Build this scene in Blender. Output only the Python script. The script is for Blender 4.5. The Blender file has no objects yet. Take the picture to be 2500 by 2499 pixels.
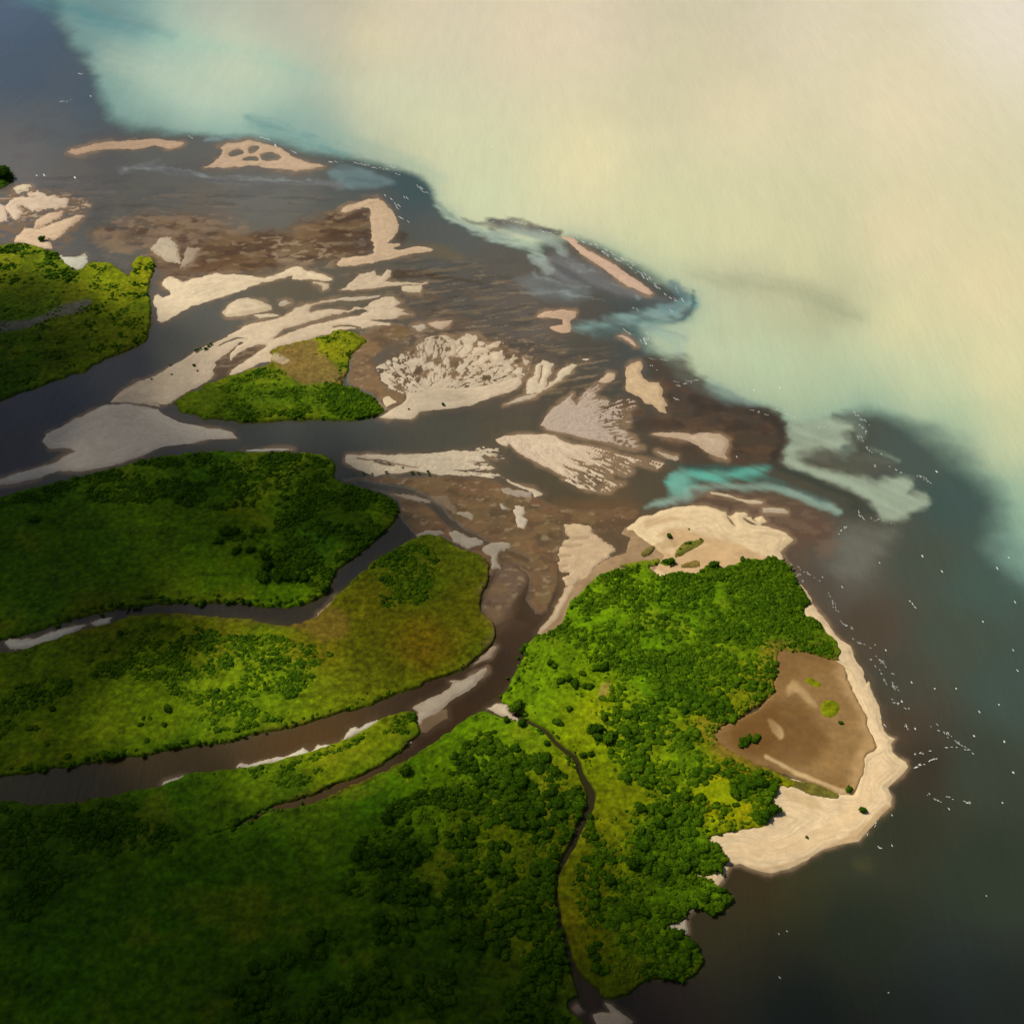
import bpy, bmesh, math, random
import numpy as np
# ------------------------------------------------------------------ camera, sky, sun, exposure
S = bpy.context.scene
C = S.collection
CAMH, PITCH, TAN = 600.0, math.radians(41), math.tan(math.radians(23))
cam = bpy.data.objects.new("camera", bpy.data.cameras.new("camera")); C.objects.link(cam)
cam.location = (0, 0, CAMH)
cam.rotation_euler = (math.pi/2-PITCH, 0, 0)
cam.data.sensor_fit = 'HORIZONTAL'
cam.data.angle = 2*math.atan(TAN)
cam.data.clip_start = 1; cam.data.clip_end = 120000
S.camera = cam
SUN_EL, SUN_AZ = math.radians(52), math.radians(-62)      # azimuth from +y, negative = to the left
sdir = np.array([math.sin(SUN_AZ)*math.cos(SUN_EL), math.cos(SUN_AZ)*math.cos(SUN_EL), math.sin(SUN_EL)])
sun = bpy.data.objects.new("sun", bpy.data.lights.new("sun", 'SUN')); C.objects.link(sun)
sun.data.energy = 4.5; sun.data.angle = math.radians(0.6); sun.data.color = (1.0, 0.93, 0.80)
from mathutils import Vector
sun.rotation_euler = Vector(sdir).to_track_quat('Z', 'Y').to_euler()
W = bpy.data.worlds.new("World"); S.world = W; W.use_nodes = True
nt = W.node_tree
bg = nt.nodes['Background']
sky = nt.nodes.new('ShaderNodeTexSky'); sky.sky_type = 'NISHITA'; sky.sun_disc = False
sky.sun_elevation = SUN_EL; sky.sun_rotation = SUN_AZ
sky.dust_density = 3.0; sky.air_density = 1.0
nt.links.new(sky.outputs[0], bg.inputs[0]); bg.inputs[1].default_value = 0.055
S.view_settings.view_transform = 'Standard'; S.view_settings.look = 'None'
S.view_settings.exposure = 0.0; S.view_settings.gamma = 1.0
S.render.engine = 'CYCLES'
S.cycles.use_denoising = True
S.cycles.max_bounces = 5; S.cycles.diffuse_bounces = 2; S.cycles.glossy_bounces = 2
S.cycles.transparent_max_bounces = 6; S.cycles.volume_bounces = 0
S.cycles.sample_clamp_indirect = 4

rng = np.random.default_rng(7); random.seed(7)
f32 = np.float32
# ------------------------------------------------------------------ helpers
TILES = dict(A=(0,0,.435), B=(830,0,.435), C=(1660,0,.435), D=(0,830,.435), E=(830,830,.435), F=(1660,830,.435),
             G=(0,1659,.435), H=(830,1659,.435), I=(1660,1659,.435), J=(350,640,.2589), K=(800,440,.2589),
             L=(880,780,.2589), M=(1180,780,.2589), N=(1450,1150,.2589), W=(0,0,1.294), X=(0,0,1.0),
             Q=(1220,1600,.2072))
def trace(s):
    """survey notes: 'TILE x,y x,y ... TILE x,y' -> Nx2 (or Nx3) in survey-sheet units"""
    out = []; t = TILES['X']
    for tok in s.split():
        if tok in TILES: t = TILES[tok]; continue
        v = [float(a) for a in tok.split(',')]
        p = [t[0]+v[0]*t[2], t[1]+v[1]*t[2]]
        if len(v) > 2: p.append(v[2]*t[2])
        out.append(p)
    return np.array(out)
def chaikin(p, n=1, closed=True):
    for _ in range(n):
        q = np.roll(p, -1, 0) if closed else p[1:]
        a = p if closed else p[:-1]
        r = np.empty((2*len(a), p.shape[1])); r[0::2] = .75*a+.25*q; r[1::2] = .25*a+.75*q
        if not closed: r = np.vstack([p[:1], r, p[-1:]])
        p = r
    return p
cp, sp = math.cos(PITCH), math.sin(PITCH)
def ground(u, v, z=0.0):
    """survey-sheet position -> metres on the ground plane"""
    a = (u-1250)/1250*TAN; b = (1249.5-v)/1250*TAN
    dy = cp + b*sp; dz = -sp + b*cp
    t = (z-CAMH)/dz
    return a*t, dy*t
def sheet(x, y):
    """inverse of ground()"""
    d = y*cp + CAMH*sp; b = (y*sp - CAMH*cp)/d
    return x/d/TAN*1250+1250, 1249.5 - b/TAN*1250
_P = rng.permutation(512); _ang = rng.random(512)*2*np.pi; _gx = np.cos(_ang).astype(f32); _gy = np.sin(_ang).astype(f32)
def perlin(x, y, seed=0):
    x = np.asarray(x, f32)+f32(seed*17.31+.013); y = np.asarray(y, f32)+f32(seed*9.77+.007)
    xi = np.floor(x); yi = np.floor(y); xf = x-xi; yf = y-yi
    xi = xi.astype(np.int32); yi = yi.astype(np.int32)
    sx = xf*xf*xf*(xf*(xf*6-15)+10); sy = yf*yf*yf*(yf*(yf*6-15)+10)
    def g(a, b, fx, fy):
        h = _P[(_P[a & 511]+b) & 511]
        return _gx[h]*fx+_gy[h]*fy
    n00 = g(xi, yi, xf, yf); n10 = g(xi+1, yi, xf-1, yf); n01 = g(xi, yi+1, xf, yf-1); n11 = g(xi+1, yi+1, xf-1, yf-1)
    a = n00+sx*(n10-n00); b = n01+sx*(n11-n01)
    return (a+sy*(b-a))*1.5
def fbm(x, y, scale, oct=4, seed=0, gain=.5):
    s = 0; a = 1.0; f = 1.0/scale
    for i in range(oct):
        s = s + a*perlin(x*f, y*f, seed+i*3); a *= gain; f *= 2.03
    return s
def lin(c):
    c = np.asarray(c, float)/255
    return np.where(c <= .04045, c/12.92, ((c+.055)/1.055)**2.4)
def sstep(a, b, x):
    t = np.clip((x-a)/(b-a), 0, 1); return t*t*(3-2*t)
# ------------------------------------------------------------------ the survey grid of the delta
STEP = 2.5
us = np.arange(-260, 2761, STEP); vs = np.arange(-210, 2701, STEP)
NU, NV = len(us), len(vs)
U, V = np.meshgrid(us, vs); U = U.astype(f32); V = V.astype(f32)
GX, GY = ground(U, V); GX = GX.astype(f32); GY = GY.astype(f32)
PXM = (np.hypot(GY*cp+CAMH*sp, 0)*TAN/1250).astype(f32)      # metres per sheet unit across
n8 = fbm(GX, GY, 8, 3, 1); n30 = fbm(GX, GY, 30, 4, 2); n120 = fbm(GX, GY, 120, 4, 3); n3 = fbm(GX, GY, 3, 2, 4)
n15 = fbm(GX, GY, 15, 3, 11)
WU = U + 5*n30 + 2.2*n8 + 5*n120; WV = V + 3*fbm(GX, GY, 30, 4, 5) + 1.2*fbm(GX, GY, 8, 2, 6)
BIG = -60.0
def window(p, m):
    i0 = int(max(0, (p[:,0].min()-m-us[0])/STEP)); i1 = int(min(NU, (p[:,0].max()+m-us[0])/STEP+2))
    j0 = int(max(0, (p[:,1].min()-m-vs[0])/STEP)); j1 = int(min(NV, (p[:,1].max()+m-vs[0])/STEP+2))
    return slice(j0, j1), slice(i0, i1)
def segdist(x, y, p, closed):
    d2 = np.full(x.shape, 1e9, f32); n = len(p)
    for k in range(n if closed else n-1):
        a = p[k]; b = p[(k+1) % n]; e = b-a; L = e@e+1e-9
        t = np.clip(((x-a[0])*f32(e[0])+(y-a[1])*f32(e[1]))/f32(L), 0, 1)
        d2 = np.minimum(d2, (x-a[0]-t*f32(e[0]))**2+(y-a[1]-t*f32(e[1]))**2)
    return np.sqrt(d2)
def inside(x, y, p):
    r = np.zeros(x.shape, bool); n = len(p)
    for k in range(n):
        a = p[k]; b = p[(k+1) % n]
        if a[1] == b[1]: continue
        r ^= ((a[1] > y) != (b[1] > y)) & (x < (b[0]-a[0])*(y-a[1])/(b[1]-a[1])+a[0])
    return r
def sdf(s, m=60, smooth=1, warp=1.0):
    p = chaikin(trace(s) if isinstance(s, str) else s, smooth)
    w = window(p, m)
    x = U[w]+(WU[w]-U[w])*f32(warp); y = V[w]+(WV[w]-V[w])*f32(warp)
    d = segdist(x, y, p, True); d = np.where(inside(x, y, p), d, -d)
    return w, d
def full(sd, w):
    r = np.full(U.shape, BIG, f32); r[w] = np.maximum(sd, BIG); return r
def sdfs(list_, m=60, warp=1.0, smooth=1):
    r = np.full(U.shape, BIG, f32)
    for s in list_:
        w, d = sdf(s, m, smooth, warp); r[w] = np.maximum(r[w], np.maximum(d, BIG))
    return r
def sline(s, m=60, warp=1.0):
    """distance to a line minus its half width (inside positive)"""
    p = trace(s)
    if p.shape[1] == 2: p = np.hstack([p, np.ones((len(p), 1))*4])
    p = chaikin(p, 2, False); w = window(p, m)
    x = U[w]+(WU[w]-U[w])*f32(warp); y = V[w]+(WV[w]-V[w])*f32(warp)
    best = np.full(x.shape, -1e9, f32)
    for k in range(len(p)-1):
        a, b = p[k], p[k+1]; ex, ey = b[0]-a[0], b[1]-a[1]; L = ex*ex+ey*ey+1e-9
        t = np.clip(((x-a[0])*f32(ex)+(y-a[1])*f32(ey))/f32(L), 0, 1)
        d = a[2]+t*(b[2]-a[2]) - np.hypot(x-a[0]-t*ex, y-a[1]-t*ey)
        best = np.maximum(best, d.astype(f32))
    return w, best
def rbf(pts, x, y, power=3.2, blur=900.0):
    """smooth field through scattered notes (x,y in W units, value tuple)"""
    P = np.array([[a*1.294, b*1.294] for a, b, *_ in pts], f32); Cc = np.array([c for *_, c in pts], f32)
    if Cc.ndim == 1: Cc = Cc[:, None]
    num = np.zeros(x.shape+(Cc.shape[1],), f32); den = np.zeros(x.shape, f32)
    for (a, b), c in zip(P, Cc):
        d2 = (x-a)**2+(y-b)**2+blur
        w = d2**(-power/2*1.0); num += w[..., None]*c; den += w
    return num/den[..., None]
def small_rbf(pts, power=3.2, blur=900.0, warp=1.0):
    """the same on every 8th grid node, then enlarged"""
    k = 8
    x = U[::k, ::k]; y = V[::k, ::k]
    r = rbf(pts, x, y, power, blur)
    fj = np.clip((V+(WV-V)*warp*2.2-vs[0])/STEP/k, 0, r.shape[0]-1.001); fi = np.clip((U+(WU-U)*warp*1.6-us[0])/STEP/k, 0, r.shape[1]-1.001)
    j = fj.astype(int); i = fi.astype(int); tj = (fj-j)[..., None]; ti = (fi-i)[..., None]
    return (r[j, i]*(1-tj)*(1-ti)+r[j+1, i]*tj*(1-ti)+r[j, i+1]*(1-tj)*ti+r[j+1, i+1]*tj*ti).astype(f32)
# ------------------------------------------------------------------ materials
def new_mat(name, rough=.9, spec=.2):
    m = bpy.data.materials.new(name); m.use_nodes = True
    b = m.node_tree.nodes['Principled BSDF']
    b.inputs['Roughness'].default_value = rough
    b.inputs['Specular IOR Level'].default_value = spec
    return m, m.node_tree, b
def N(t, kind, **kw):
    n = t.nodes.new(kind)
    for k, v in kw.items(): setattr(n, k, v)
    return n
def ground_mat(name, rough, spec, nscale, namt, bump, bscale, spec2=None):
    m, t, b = new_mat(name, rough, spec)
    at = N(t, 'ShaderNodeAttribute', attribute_name='Col')
    geo = N(t, 'ShaderNodeNewGeometry')
    no = N(t, 'ShaderNodeTexNoise'); no.inputs['Scale'].default_value = 1/nscale; no.inputs['Detail'].default_value = 5; no.inputs['Roughness'].default_value = .65
    t.links.new(geo.outputs['Position'], no.inputs['Vector'])
    mr = N(t, 'ShaderNodeMapRange'); mr.inputs['From Min'].default_value = .25; mr.inputs['From Max'].default_value = .75
    mr.inputs['To Min'].default_value = 1-namt; mr.inputs['To Max'].default_value = 1+namt
    t.links.new(no.outputs['Fac'], mr.inputs['Value'])
    mx = N(t, 'ShaderNodeVectorMath', operation='SCALE')
    t.links.new(at.outputs['Color'], mx.inputs[0]); t.links.new(mr.outputs[0], mx.inputs['Scale'])
    t.links.new(mx.outputs[0], b.inputs['Base Color'])
    n2 = N(t, 'ShaderNodeTexNoise'); n2.inputs['Scale'].default_value = 1/bscale; n2.inputs['Detail'].default_value = 4
    t.links.new(geo.outputs['Position'], n2.inputs['Vector'])
    bp = N(t, 'ShaderNodeBump'); bp.inputs['Strength'].default_value = 1; bp.inputs['Distance'].default_value = bump
    t.links.new(n2.outputs['Fac'], bp.inputs['Height']); t.links.new(bp.outputs[0], b.inputs['Normal'])
    return m
MAT_SAND = ground_mat('sand', .95, .1, 4, .10, .10, 5)
MAT_MUD = ground_mat('wet_mud', .55, .3, 5, .16, .08, 4)
MAT_GRASS = ground_mat('meadow_grass', .95, .08, 2.6, .38, .9, 3.2)
def water_material():
    m, t, b = new_mat('water', .16, .34)
    b.inputs['IOR'].default_value = 1.33
    at = N(t, 'ShaderNodeAttribute', attribute_name='Col')
    geo = N(t, 'ShaderNodeNewGeometry')
    mp = N(t, 'ShaderNodeMapping'); mp.inputs['Rotation'].default_value = (0, 0, math.radians(-24)); mp.inputs['Scale'].default_value = (1, .22, 1)
    t.links.new(geo.outputs['Position'], mp.inputs[0])
    n1 = N(t, 'ShaderNodeTexNoise'); n1.inputs['Scale'].default_value = 1/5.5; n1.inputs['Detail'].default_value = 5; n1.inputs['Roughness'].default_value = .6
    t.links.new(mp.outputs[0], n1.inputs['Vector'])
    bp = N(t, 'ShaderNodeBump'); bp.inputs['Distance'].default_value = .34; bp.inputs['Strength'].default_value = 1
    t.links.new(n1.outputs['Fac'], bp.inputs['Height']); t.links.new(bp.outputs[0], b.inputs['Normal'])
    n2 = N(t, 'ShaderNodeTexNoise'); n2.inputs['Scale'].default_value = 1/14; n2.inputs['Detail'].default_value = 4
    t.links.new(mp.outputs[0], n2.inputs['Vector'])
    mr = N(t, 'ShaderNodeMapRange'); mr.inputs['From Min'].default_value = .3; mr.inputs['From Max'].default_value = .7
    mr.inputs['To Min'].default_value = .975; mr.inputs['To Max'].default_value = 1.025
    t.links.new(n2.outputs['Fac'], mr.inputs['Value'])
    mx = N(t, 'ShaderNodeVectorMath', operation='SCALE')
    t.links.new(at.outputs['Color'], mx.inputs[0]); t.links.new(mr.outputs[0], mx.inputs['Scale'])
    t.links.new(mx.outputs[0], b.inputs['Base Color'])
    return m
MAT_WATER = water_material()
def foliage_material(name, c1, c2, c3):
    m, t, b = new_mat(name, .85, .08)
    oi = N(t, 'ShaderNodeObjectInfo'); geo = N(t, 'ShaderNodeNewGeometry')
    at = N(t, 'ShaderNodeAttribute', attribute_name='tint')
    no = N(t, 'ShaderNodeTexNoise'); no.inputs['Scale'].default_value = .9; no.inputs['Detail'].default_value = 3
    t.links.new(geo.outputs['Position'], no.inputs['Vector'])
    a1 = N(t, 'ShaderNodeMath', operation='ADD'); t.links.new(oi.outputs['Random'], a1.inputs[0]); t.links.new(at.outputs['Fac'], a1.inputs[1])
    fr = N(t, 'ShaderNodeMath', operation='FRACT'); t.links.new(a1.outputs[0], fr.inputs[0])
    a2 = N(t, 'ShaderNodeMath', operation='MULTIPLY_ADD'); a2.inputs[1].default_value = .6
    t.links.new(fr.outputs[0], a2.inputs[0]); t.links.new(no.outputs['Fac'], a2.inputs[2])
    nb = N(t, 'ShaderNodeTexNoise'); nb.inputs['Scale'].default_value = .07; nb.inputs['Detail'].default_value = 2
    t.links.new(geo.outputs['Position'], nb.inputs['Vector'])
    a4 = N(t, 'ShaderNodeMath', operation='MULTIPLY_ADD'); a4.inputs[1].default_value = 1.1
    t.links.new(nb.outputs['Fac'], a4.inputs[0]); t.links.new(a2.outputs[0], a4.inputs[2])
    a3 = N(t, 'ShaderNodeMath', operation='SUBTRACT'); a3.inputs[1].default_value = .85; t.links.new(a4.outputs[0], a3.inputs[0])
    cr = N(t, 'ShaderNodeValToRGB'); e = cr.color_ramp.elements
    e[0].color = (*c1, 1); e[1].color = (*c3, 1); x = e.new(.5); x.color = (*c2, 1)
    t.links.new(a3.outputs[0], cr.inputs[0]); t.links.new(cr.outputs[0], b.inputs['Base Color'])
    tr = N(t, 'ShaderNodeBsdfTranslucent'); t.links.new(cr.outputs[0], tr.inputs['Color'])
    mix = N(t, 'ShaderNodeMixShader'); mix.inputs[0].default_value = .35
    out = t.nodes['Material Output']
    t.links.new(b.outputs[0], mix.inputs[1]); t.links.new(tr.outputs[0], mix.inputs[2]); t.links.new(mix.outputs[0], out.inputs['Surface'])
    return m
MAT_LEAF = foliage_material('leaves', (.024,.070,.0008), (.052,.128,.001), (.105,.20,.002))
MAT_LEAF2 = foliage_material('bright_leaves', (.04,.10,.001), (.085,.175,.0015), (.15,.25,.003))
MAT_SCRUB = foliage_material('scrub_leaves', (.06,.12,.001), (.10,.18,.002), (.16,.25,.003))
m_, t_, b_ = new_mat('bark', .9, .1); b_.inputs['Base Color'].default_value = (.09, .07, .045, 1); MAT_BARK = m_
no_ = N(t_, 'ShaderNodeTexNoise'); no_.inputs['Scale'].default_value = 6
cr_ = N(t_, 'ShaderNodeValToRGB'); cr_.color_ramp.elements[0].color = (.05,.04,.025,1); cr_.color_ramp.elements[1].color = (.16,.13,.09,1)
t_.links.new(no_.outputs['Fac'], cr_.inputs[0]); t_.links.new(cr_.outputs[0], b_.inputs['Base Color'])
m_, t_, b_ = new_mat('foam', .6, .4); MAT_FOAM = m_
no_ = N(t_, 'ShaderNodeTexNoise'); no_.inputs['Scale'].default_value = 2
cr_ = N(t_, 'ShaderNodeValToRGB'); cr_.color_ramp.elements[0].color = (.5,.52,.5,1); cr_.color_ramp.elements[1].color = (.8,.8,.78,1)
t_.links.new(no_.outputs['Fac'], cr_.inputs[0]); t_.links.new(cr_.outputs[0], b_.inputs['Base Color'])
# ------------------------------------------------------------------ mesh builders
def link(name, me, kind=None, mat=None, label=None, cat=None, group=None, parent=None, smooth=True):
    if mat is not None: me.materials.append(mat)
    if smooth: me.polygons.foreach_set('use_smooth', np.ones(len(me.polygons), bool))
    o = bpy.data.objects.new(name, me); C.objects.link(o)
    tag(o, kind, label, cat, group)
    if parent: o.parent = parent
    return o
def tag(o, kind=None, label=None, cat=None, group=None):
    if kind: o['kind'] = kind
    if label: o['label'] = label
    if cat: o['category'] = cat
    if group: o['group'] = group
def mesh_np(name, co, faces, k=4, col=None, tint=None):
    me = bpy.data.meshes.new(name)
    me.vertices.add(len(co)); me.vertices.foreach_set('co', np.ascontiguousarray(co, f32).ravel())
    nf = len(faces)
    me.loops.add(nf*k); me.loops.foreach_set('vertex_index', np.ascontiguousarray(faces, np.int32).ravel())
    me.polygons.add(nf); me.polygons.foreach_set('loop_start', np.arange(nf, dtype=np.int32)*k)
    me.update(calc_edges=True)
    if col is not None:
        a = me.attributes.new('Col', 'FLOAT_COLOR', 'POINT'); c4 = np.ones((len(co), 4), f32); c4[:, :3] = col
        a.data.foreach_set('color', c4.ravel())
    if tint is not None:
        a = me.attributes.new('tint', 'FLOAT', 'POINT'); a.data.foreach_set('value', np.ascontiguousarray(tint, f32))
    return me
def patch(name, w, sd, z, col, mat, label, cat=None, margin=-3.5, kind='structure', keep=None):
    """cut the piece of the grid window where sd > margin into a mesh of its own"""
    m = sd > margin
    if keep is not None: m &= keep
    q = m[:-1, :-1] & m[1:, :-1] & m[:-1, 1:] & m[1:, 1:]
    if not q.any(): return None
    used = np.zeros(m.shape, bool)
    used[:-1, :-1] |= q; used[1:, :-1] |= q; used[:-1, 1:] |= q; used[1:, 1:] |= q
    idx = np.full(m.shape, -1, np.int32); idx[used] = np.arange(used.sum())
    j, i = np.nonzero(q)
    faces = np.stack([idx[j+1, i], idx[j+1, i+1], idx[j, i+1], idx[j, i]], 1)
    co = np.stack([GX[w][used], GY[w][used], z[used]], 1)
    me = mesh_np(name, co, faces, 4, col[used])
    return link(name, me, kind, mat, label, cat)
ALL = (slice(0, NV), slice(0, NU))
# ------------------------------------------------------------------ surface colours (albedo)
KK = .80
def alb(c): return (lin(c)*KK).astype(f32)
def notes(s):
    out = []
    for tok in s.split():
        a = [float(q) for q in tok.replace(':', ',').split(',')]
        out.append((a[0], a[1], tuple(alb(a[2:5]))))
    return out
def mixin(dst, w, mask, col):
    d = dst[w]; m = np.clip(mask, 0, 1)[..., None]; dst[w] = d*(1-m)+np.asarray(col, f32)*m
# ---- turbid open water outside the delta, with a shadow painted into it
OUT = notes("""1900,20:224,220,205 1500,40:215,209,184 1000,60:214,205,178 700,60:214,206,172 520,30:172,176,162 400,10:165,172,162 450,110:205,212,184 380,170:186,206,184 330,60:170,196,178 260,70:120,165,158 250,35:92,140,148 420,60:190,203,180
200,30:85,135,145 215,100:128,168,165 330,115:160,196,180 500,170:176,203,180 300,180:172,202,184 250,160:150,188,175 230,200:130,170,165 300,232:122,152,150
420,235:146,186,176 520,238:112,160,160 600,262:132,170,165 700,200:206,212,180 800,280:205,210,175 900,360:196,207,170 1100,300:216,212,173 1400,200:216,210,177
1700,200:218,211,180 1700,450:216,207,172 1400,450:211,211,171 1250,470:202,208,166 1480,552:172,178,147 1560,592:158,163,134 1400,530:172,178,150 1700,610:214,209,166
1500,500:210,210,168 1640,640:196,203,165 1850,550:216,207,168 1350,620:180,197,166 1450,680:174,197,165 1600,700:170,195,164 1750,720:190,203,166 1880,700:214,210,167 1550,760:165,190,160
1800,800:175,198,160 1900,830:200,205,162 1900,950:150,182,152 1925,1050:130,160,142 1650,760:160,188,160 1100,30:216,207,182 600,20:196,192,172 800,15:210,202,178""")
wat = small_rbf(OUT, 2.9, 5200, .35)
wat *= np.array([1.135, 1.105, 1.10], f32)
# ---- darker river-fed shallows inside the delta
INN = notes("""50,50:72,94,118 50,130:72,90,108 150,180:78,93,106 100,230:90,98,101 50,290:102,100,98 300,300:100,101,94 500,350:103,103,96 250,370:96,95,86 700,380:85,91,86
780,350:66,86,88 850,450:88,92,88 900,520:93,89,80 800,600:98,90,78 1000,600:100,92,83 1100,650:84,80,70 1250,720:70,69,62 1350,780:76,68,58 1430,815:70,64,54
1200,850:80,72,58 1100,900:82,74,56 1250,940:86,78,60 1150,970:100,82,58 1000,720:92,80,66 850,800:84,82,70 950,810:88,82,66 1050,760:80,74,60 1200,640:74,82,80
0,790:58,64,70 100,760:60,66,72 250,700:78,80,80 330,650:90,90,82 400,570:92,92,84 550,545:100,95,78 650,820:74,78,72 500,810:78,82,76 730,490:96,92,80 700,560:100,95,78
380,450:108,98,84 150,330:100,96,90 30,860:60,62,70 100,880:70,76,70 1000,1060:100,80,54 960,1180:80,62,42 930,1280:66,50,30 850,1380:70,50,28 600,1430:86,64,32 300,1470:76,62,32 60,1520:60,54,34
250,1150:60,58,48 550,1150:64,58,46 700,1060:58,58,54 1550,1100:90,82,70 1500,1020:98,84,68 1640,960:84,84,72 1600,1060:106,104,94 1750,1050:74,82,71 1700,870:76,88,80 1800,950:66,86,80 1850,1100:70,88,78 1800,1200:70,80,68 1900,1300:66,82,74 1700,1300:72,72,60
1640,1180:84,74,60 1720,1450:60,54,42 1690,1370:74,64,50 1850,1450:60,68,56 1700,1560:52,56,40 1850,1650:50,60,48 1500,1700:58,60,38 1600,1750:48,56,42 1400,1800:58,56,40 1420,1660:60,48,30
1800,1850:50,58,53 1500,1900:46,52,44 1250,1890:64,54,44 1150,1850:54,50,36 1380,860:84,72,58 1560,870:80,78,64 1480,930:96,82,64""")
inn = small_rbf(INN, 3.4, 700)
EDGE = """W -300,-300 60,-300 105,-60 118,0 112,30 140,85 180,125 195,190 218,235 330,250 410,258 480,259 530,266 600,287 700,307 770,322 812,345 822,380 850,408 900,437
 940,452 985,470 1060,450 1110,455 1170,486 1240,522 1285,548 1312,575 1302,600 1245,606 1203,622 1215,648 1265,690 1290,715 1340,745 1400,758 1465,778 1490,795 1530,800 1590,790 1640,776
 1700,798 1760,822 1825,862 1875,915 1892,970 1890,1030 1935,1085 2300,1400 2300,2300 -300,2300"""
w_, d = sdf(EDGE, 3000, 1, 1.0)
edge = np.full(U.shape, 0, f32); edge[w_] = d

SOFT = small_rbf([(a, b, (c,)) for a, b, c in [(120,60,26),(190,160,22),(220,230,26),(400,255,12),(550,270,16),(700,305,14),(820,370,12),(900,440,8),(1060,455,14),(1240,520,22),(1300,580,16),
   (1230,640,26),(1300,720,24),(1450,775,14),(1640,780,26),(1800,840,52),(1890,950,66),(1900,1050,80)]], 3, 800)[..., 0]
nf = fbm(GX, GY, 60, 4, 21)
e2 = edge + nf*SOFT*.35
a = sstep(-1, 1, e2/SOFT)[..., None]
teal = alb((112, 158, 152)); dteal = alb((66, 90, 88))
fr = np.exp(-np.clip(-e2/SOFT/1.6, 0, 50))[..., None]*.55
wat = wat*(1-fr)+teal*fr
fr = np.exp(-np.clip(e2/SOFT/1.2, 0, 50))[..., None]*.45
inn = inn*(1-fr)+dteal*fr
wat = wat*(1-a)+inn*a
def pl(s, col, op=1.0, soft=8, warp=1.6, rag=0, shift=0, wisp=.45):
    w, d = sdf(s, soft*2.5+6, 1, warp)
    mixin(wat, w, sstep(-soft, soft, d+shift+rag*n15[w]*6+wisp*soft*WISP[w])*op*np.clip(1+.5*wisp*WISP[w], .2, 1.2), alb(col))
_ca, _sa = math.cos(math.radians(-36)), math.sin(math.radians(-36))
WISP = .75*fbm((GX*_ca+GY*_sa)/7, -GX*_sa+GY*_ca+8*n120, 15, 4, 23, .55)+.5*n30
def st(s, col, op=1.0, soft=6, warp=1.6):
    w, d = sline(s, soft*2+40, warp)
    am = .8 if soft < 20 else .25
    m = sstep(-soft, soft, d+soft*am*WISP[w])
    mixin(wat, w, m*op*np.clip(1+.45*am*WISP[w], .4, 1.15), alb(col))
def pn(s, col, op=1.0, scale=20, thr=.2, wid=.25, soft=14, seed=0, stretch=1.5, oct=4):
    w, d = sdf(s, soft*2+6, 1, 2)
    r = fbm(GX[w], GY[w]*f32(stretch), scale, oct, 90+seed)
    mixin(wat, w, sstep(-soft, soft, d)*sstep(thr-wid/2, thr+wid/2, r)*op, alb(col))
# bands in the open turbid water, the last a painted shadow
st("A 120,-40,30 330,30,30 480,70,34 640,120,34 800,165,24 950,200,10", (86,146,150), .75, 34)
st("A 560,30,20 700,110,26 850,150,20", (120,150,146), .5, 26)
st("A 900,220,26 1150,260,30 1400,300,34 1600,370,30 1750,440,20", (160,202,184), .55, 40)
st("A 640,330,60 850,400,80 1050,470,70 1300,560,50", (190,206,184), .5, 50)
st("B 0,760,16 250,850,16 450,930,14 560,1000,10", (150,190,172), .4, 26)
st("C 60,1530,10 250,1580,24 480,1600,34 700,1650,44 850,1730,44 1000,1780,24", (160,168,138), .6, 34)  # shadow painted across the pale water
# dark gap between the outer bar and the plume, pale plumes and eddies
st("B 700,1225,6 760,1255,14 850,1262,28 950,1255,30 1050,1275,26 1150,1300,22 1210,1310,20", (104,104,96), .9, 7)
st("B 540,1150,8 620,1215,16 740,1290,20 880,1330,18 1000,1360,24 1100,1410,26 1150,1480,22 1190,1530,18", (165,184,168), .9, 7)
st("B 830,1310,10 950,1295,26 1080,1310,22 1180,1350,18 1260,1410,16", (150,164,155), .75, 9)
pl("B 1120,1440 1260,1420 1400,1480 1560,1560 1720,1650 1900,1690 1850,1725 1690,1690 1500,1640 1330,1610 1200,1560", (118,119,120), .8, 14)
st("B 1080,1440,20 1130,1500,26 1190,1520,18", (150,162,156), .7, 9)
pl("B 1000,1590 1060,1540 1200,1560 1350,1610 1420,1660 1300,1700 1180,1690 1100,1640", (122,132,132), .75, 20)
st("B 1190,1470,10 1330,1540,14 1400,1600,14 1480,1650,14 1600,1690,18", (84,84,84), .6, 7)
st("B 1500,1690,10 1620,1700,16 1760,1690,18 1900,1700,16 1950,1710,10", (76,88,88), .8, 8)
st("B 1480,1800,30 1600,1790,36 1750,1760,30 1880,1740,34 1990,1700,30", (134,166,162), .85, 11)
st("C 60,1640,8 92,1690,12 75,1750,12 20,1790,10 -60,1800,8 -160,1795,6 -260,1800,6", (82,112,116), .85, 6)
st("C -40,1580,14 10,1640,18 40,1690,20 -10,1730,20 -90,1730,14", (94,124,130), .6, 9)
pl("B 1380,1850 1460,1780 1600,1800 1700,1850 1760,1931 1600,1880 1450,1900", (84,108,106), .7, 16)
pl("F -30,60 60,180 120,250 250,330 330,360 260,370 120,350 40,260 -40,160", (100,118,124), .6, 18)
st("A 1180,785,8 1260,770,14 1380,765,12 1460,780,6", (130,158,158), .7, 6)
st("A 1380,665,14 1480,690,22 1600,740,20 1750,800,14 1931,860,10", (112,158,156), .7, 14)
pl("A 1840,945 1931,935 2060,955 2180,1000 2230,1020 2100,1050 1931,1055 1850,1000", (112,138,140), .8, 10)
st("A 1950,1005,5 2050,1010,8 2130,1020,5", (84,108,110), .7, 6)
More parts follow.
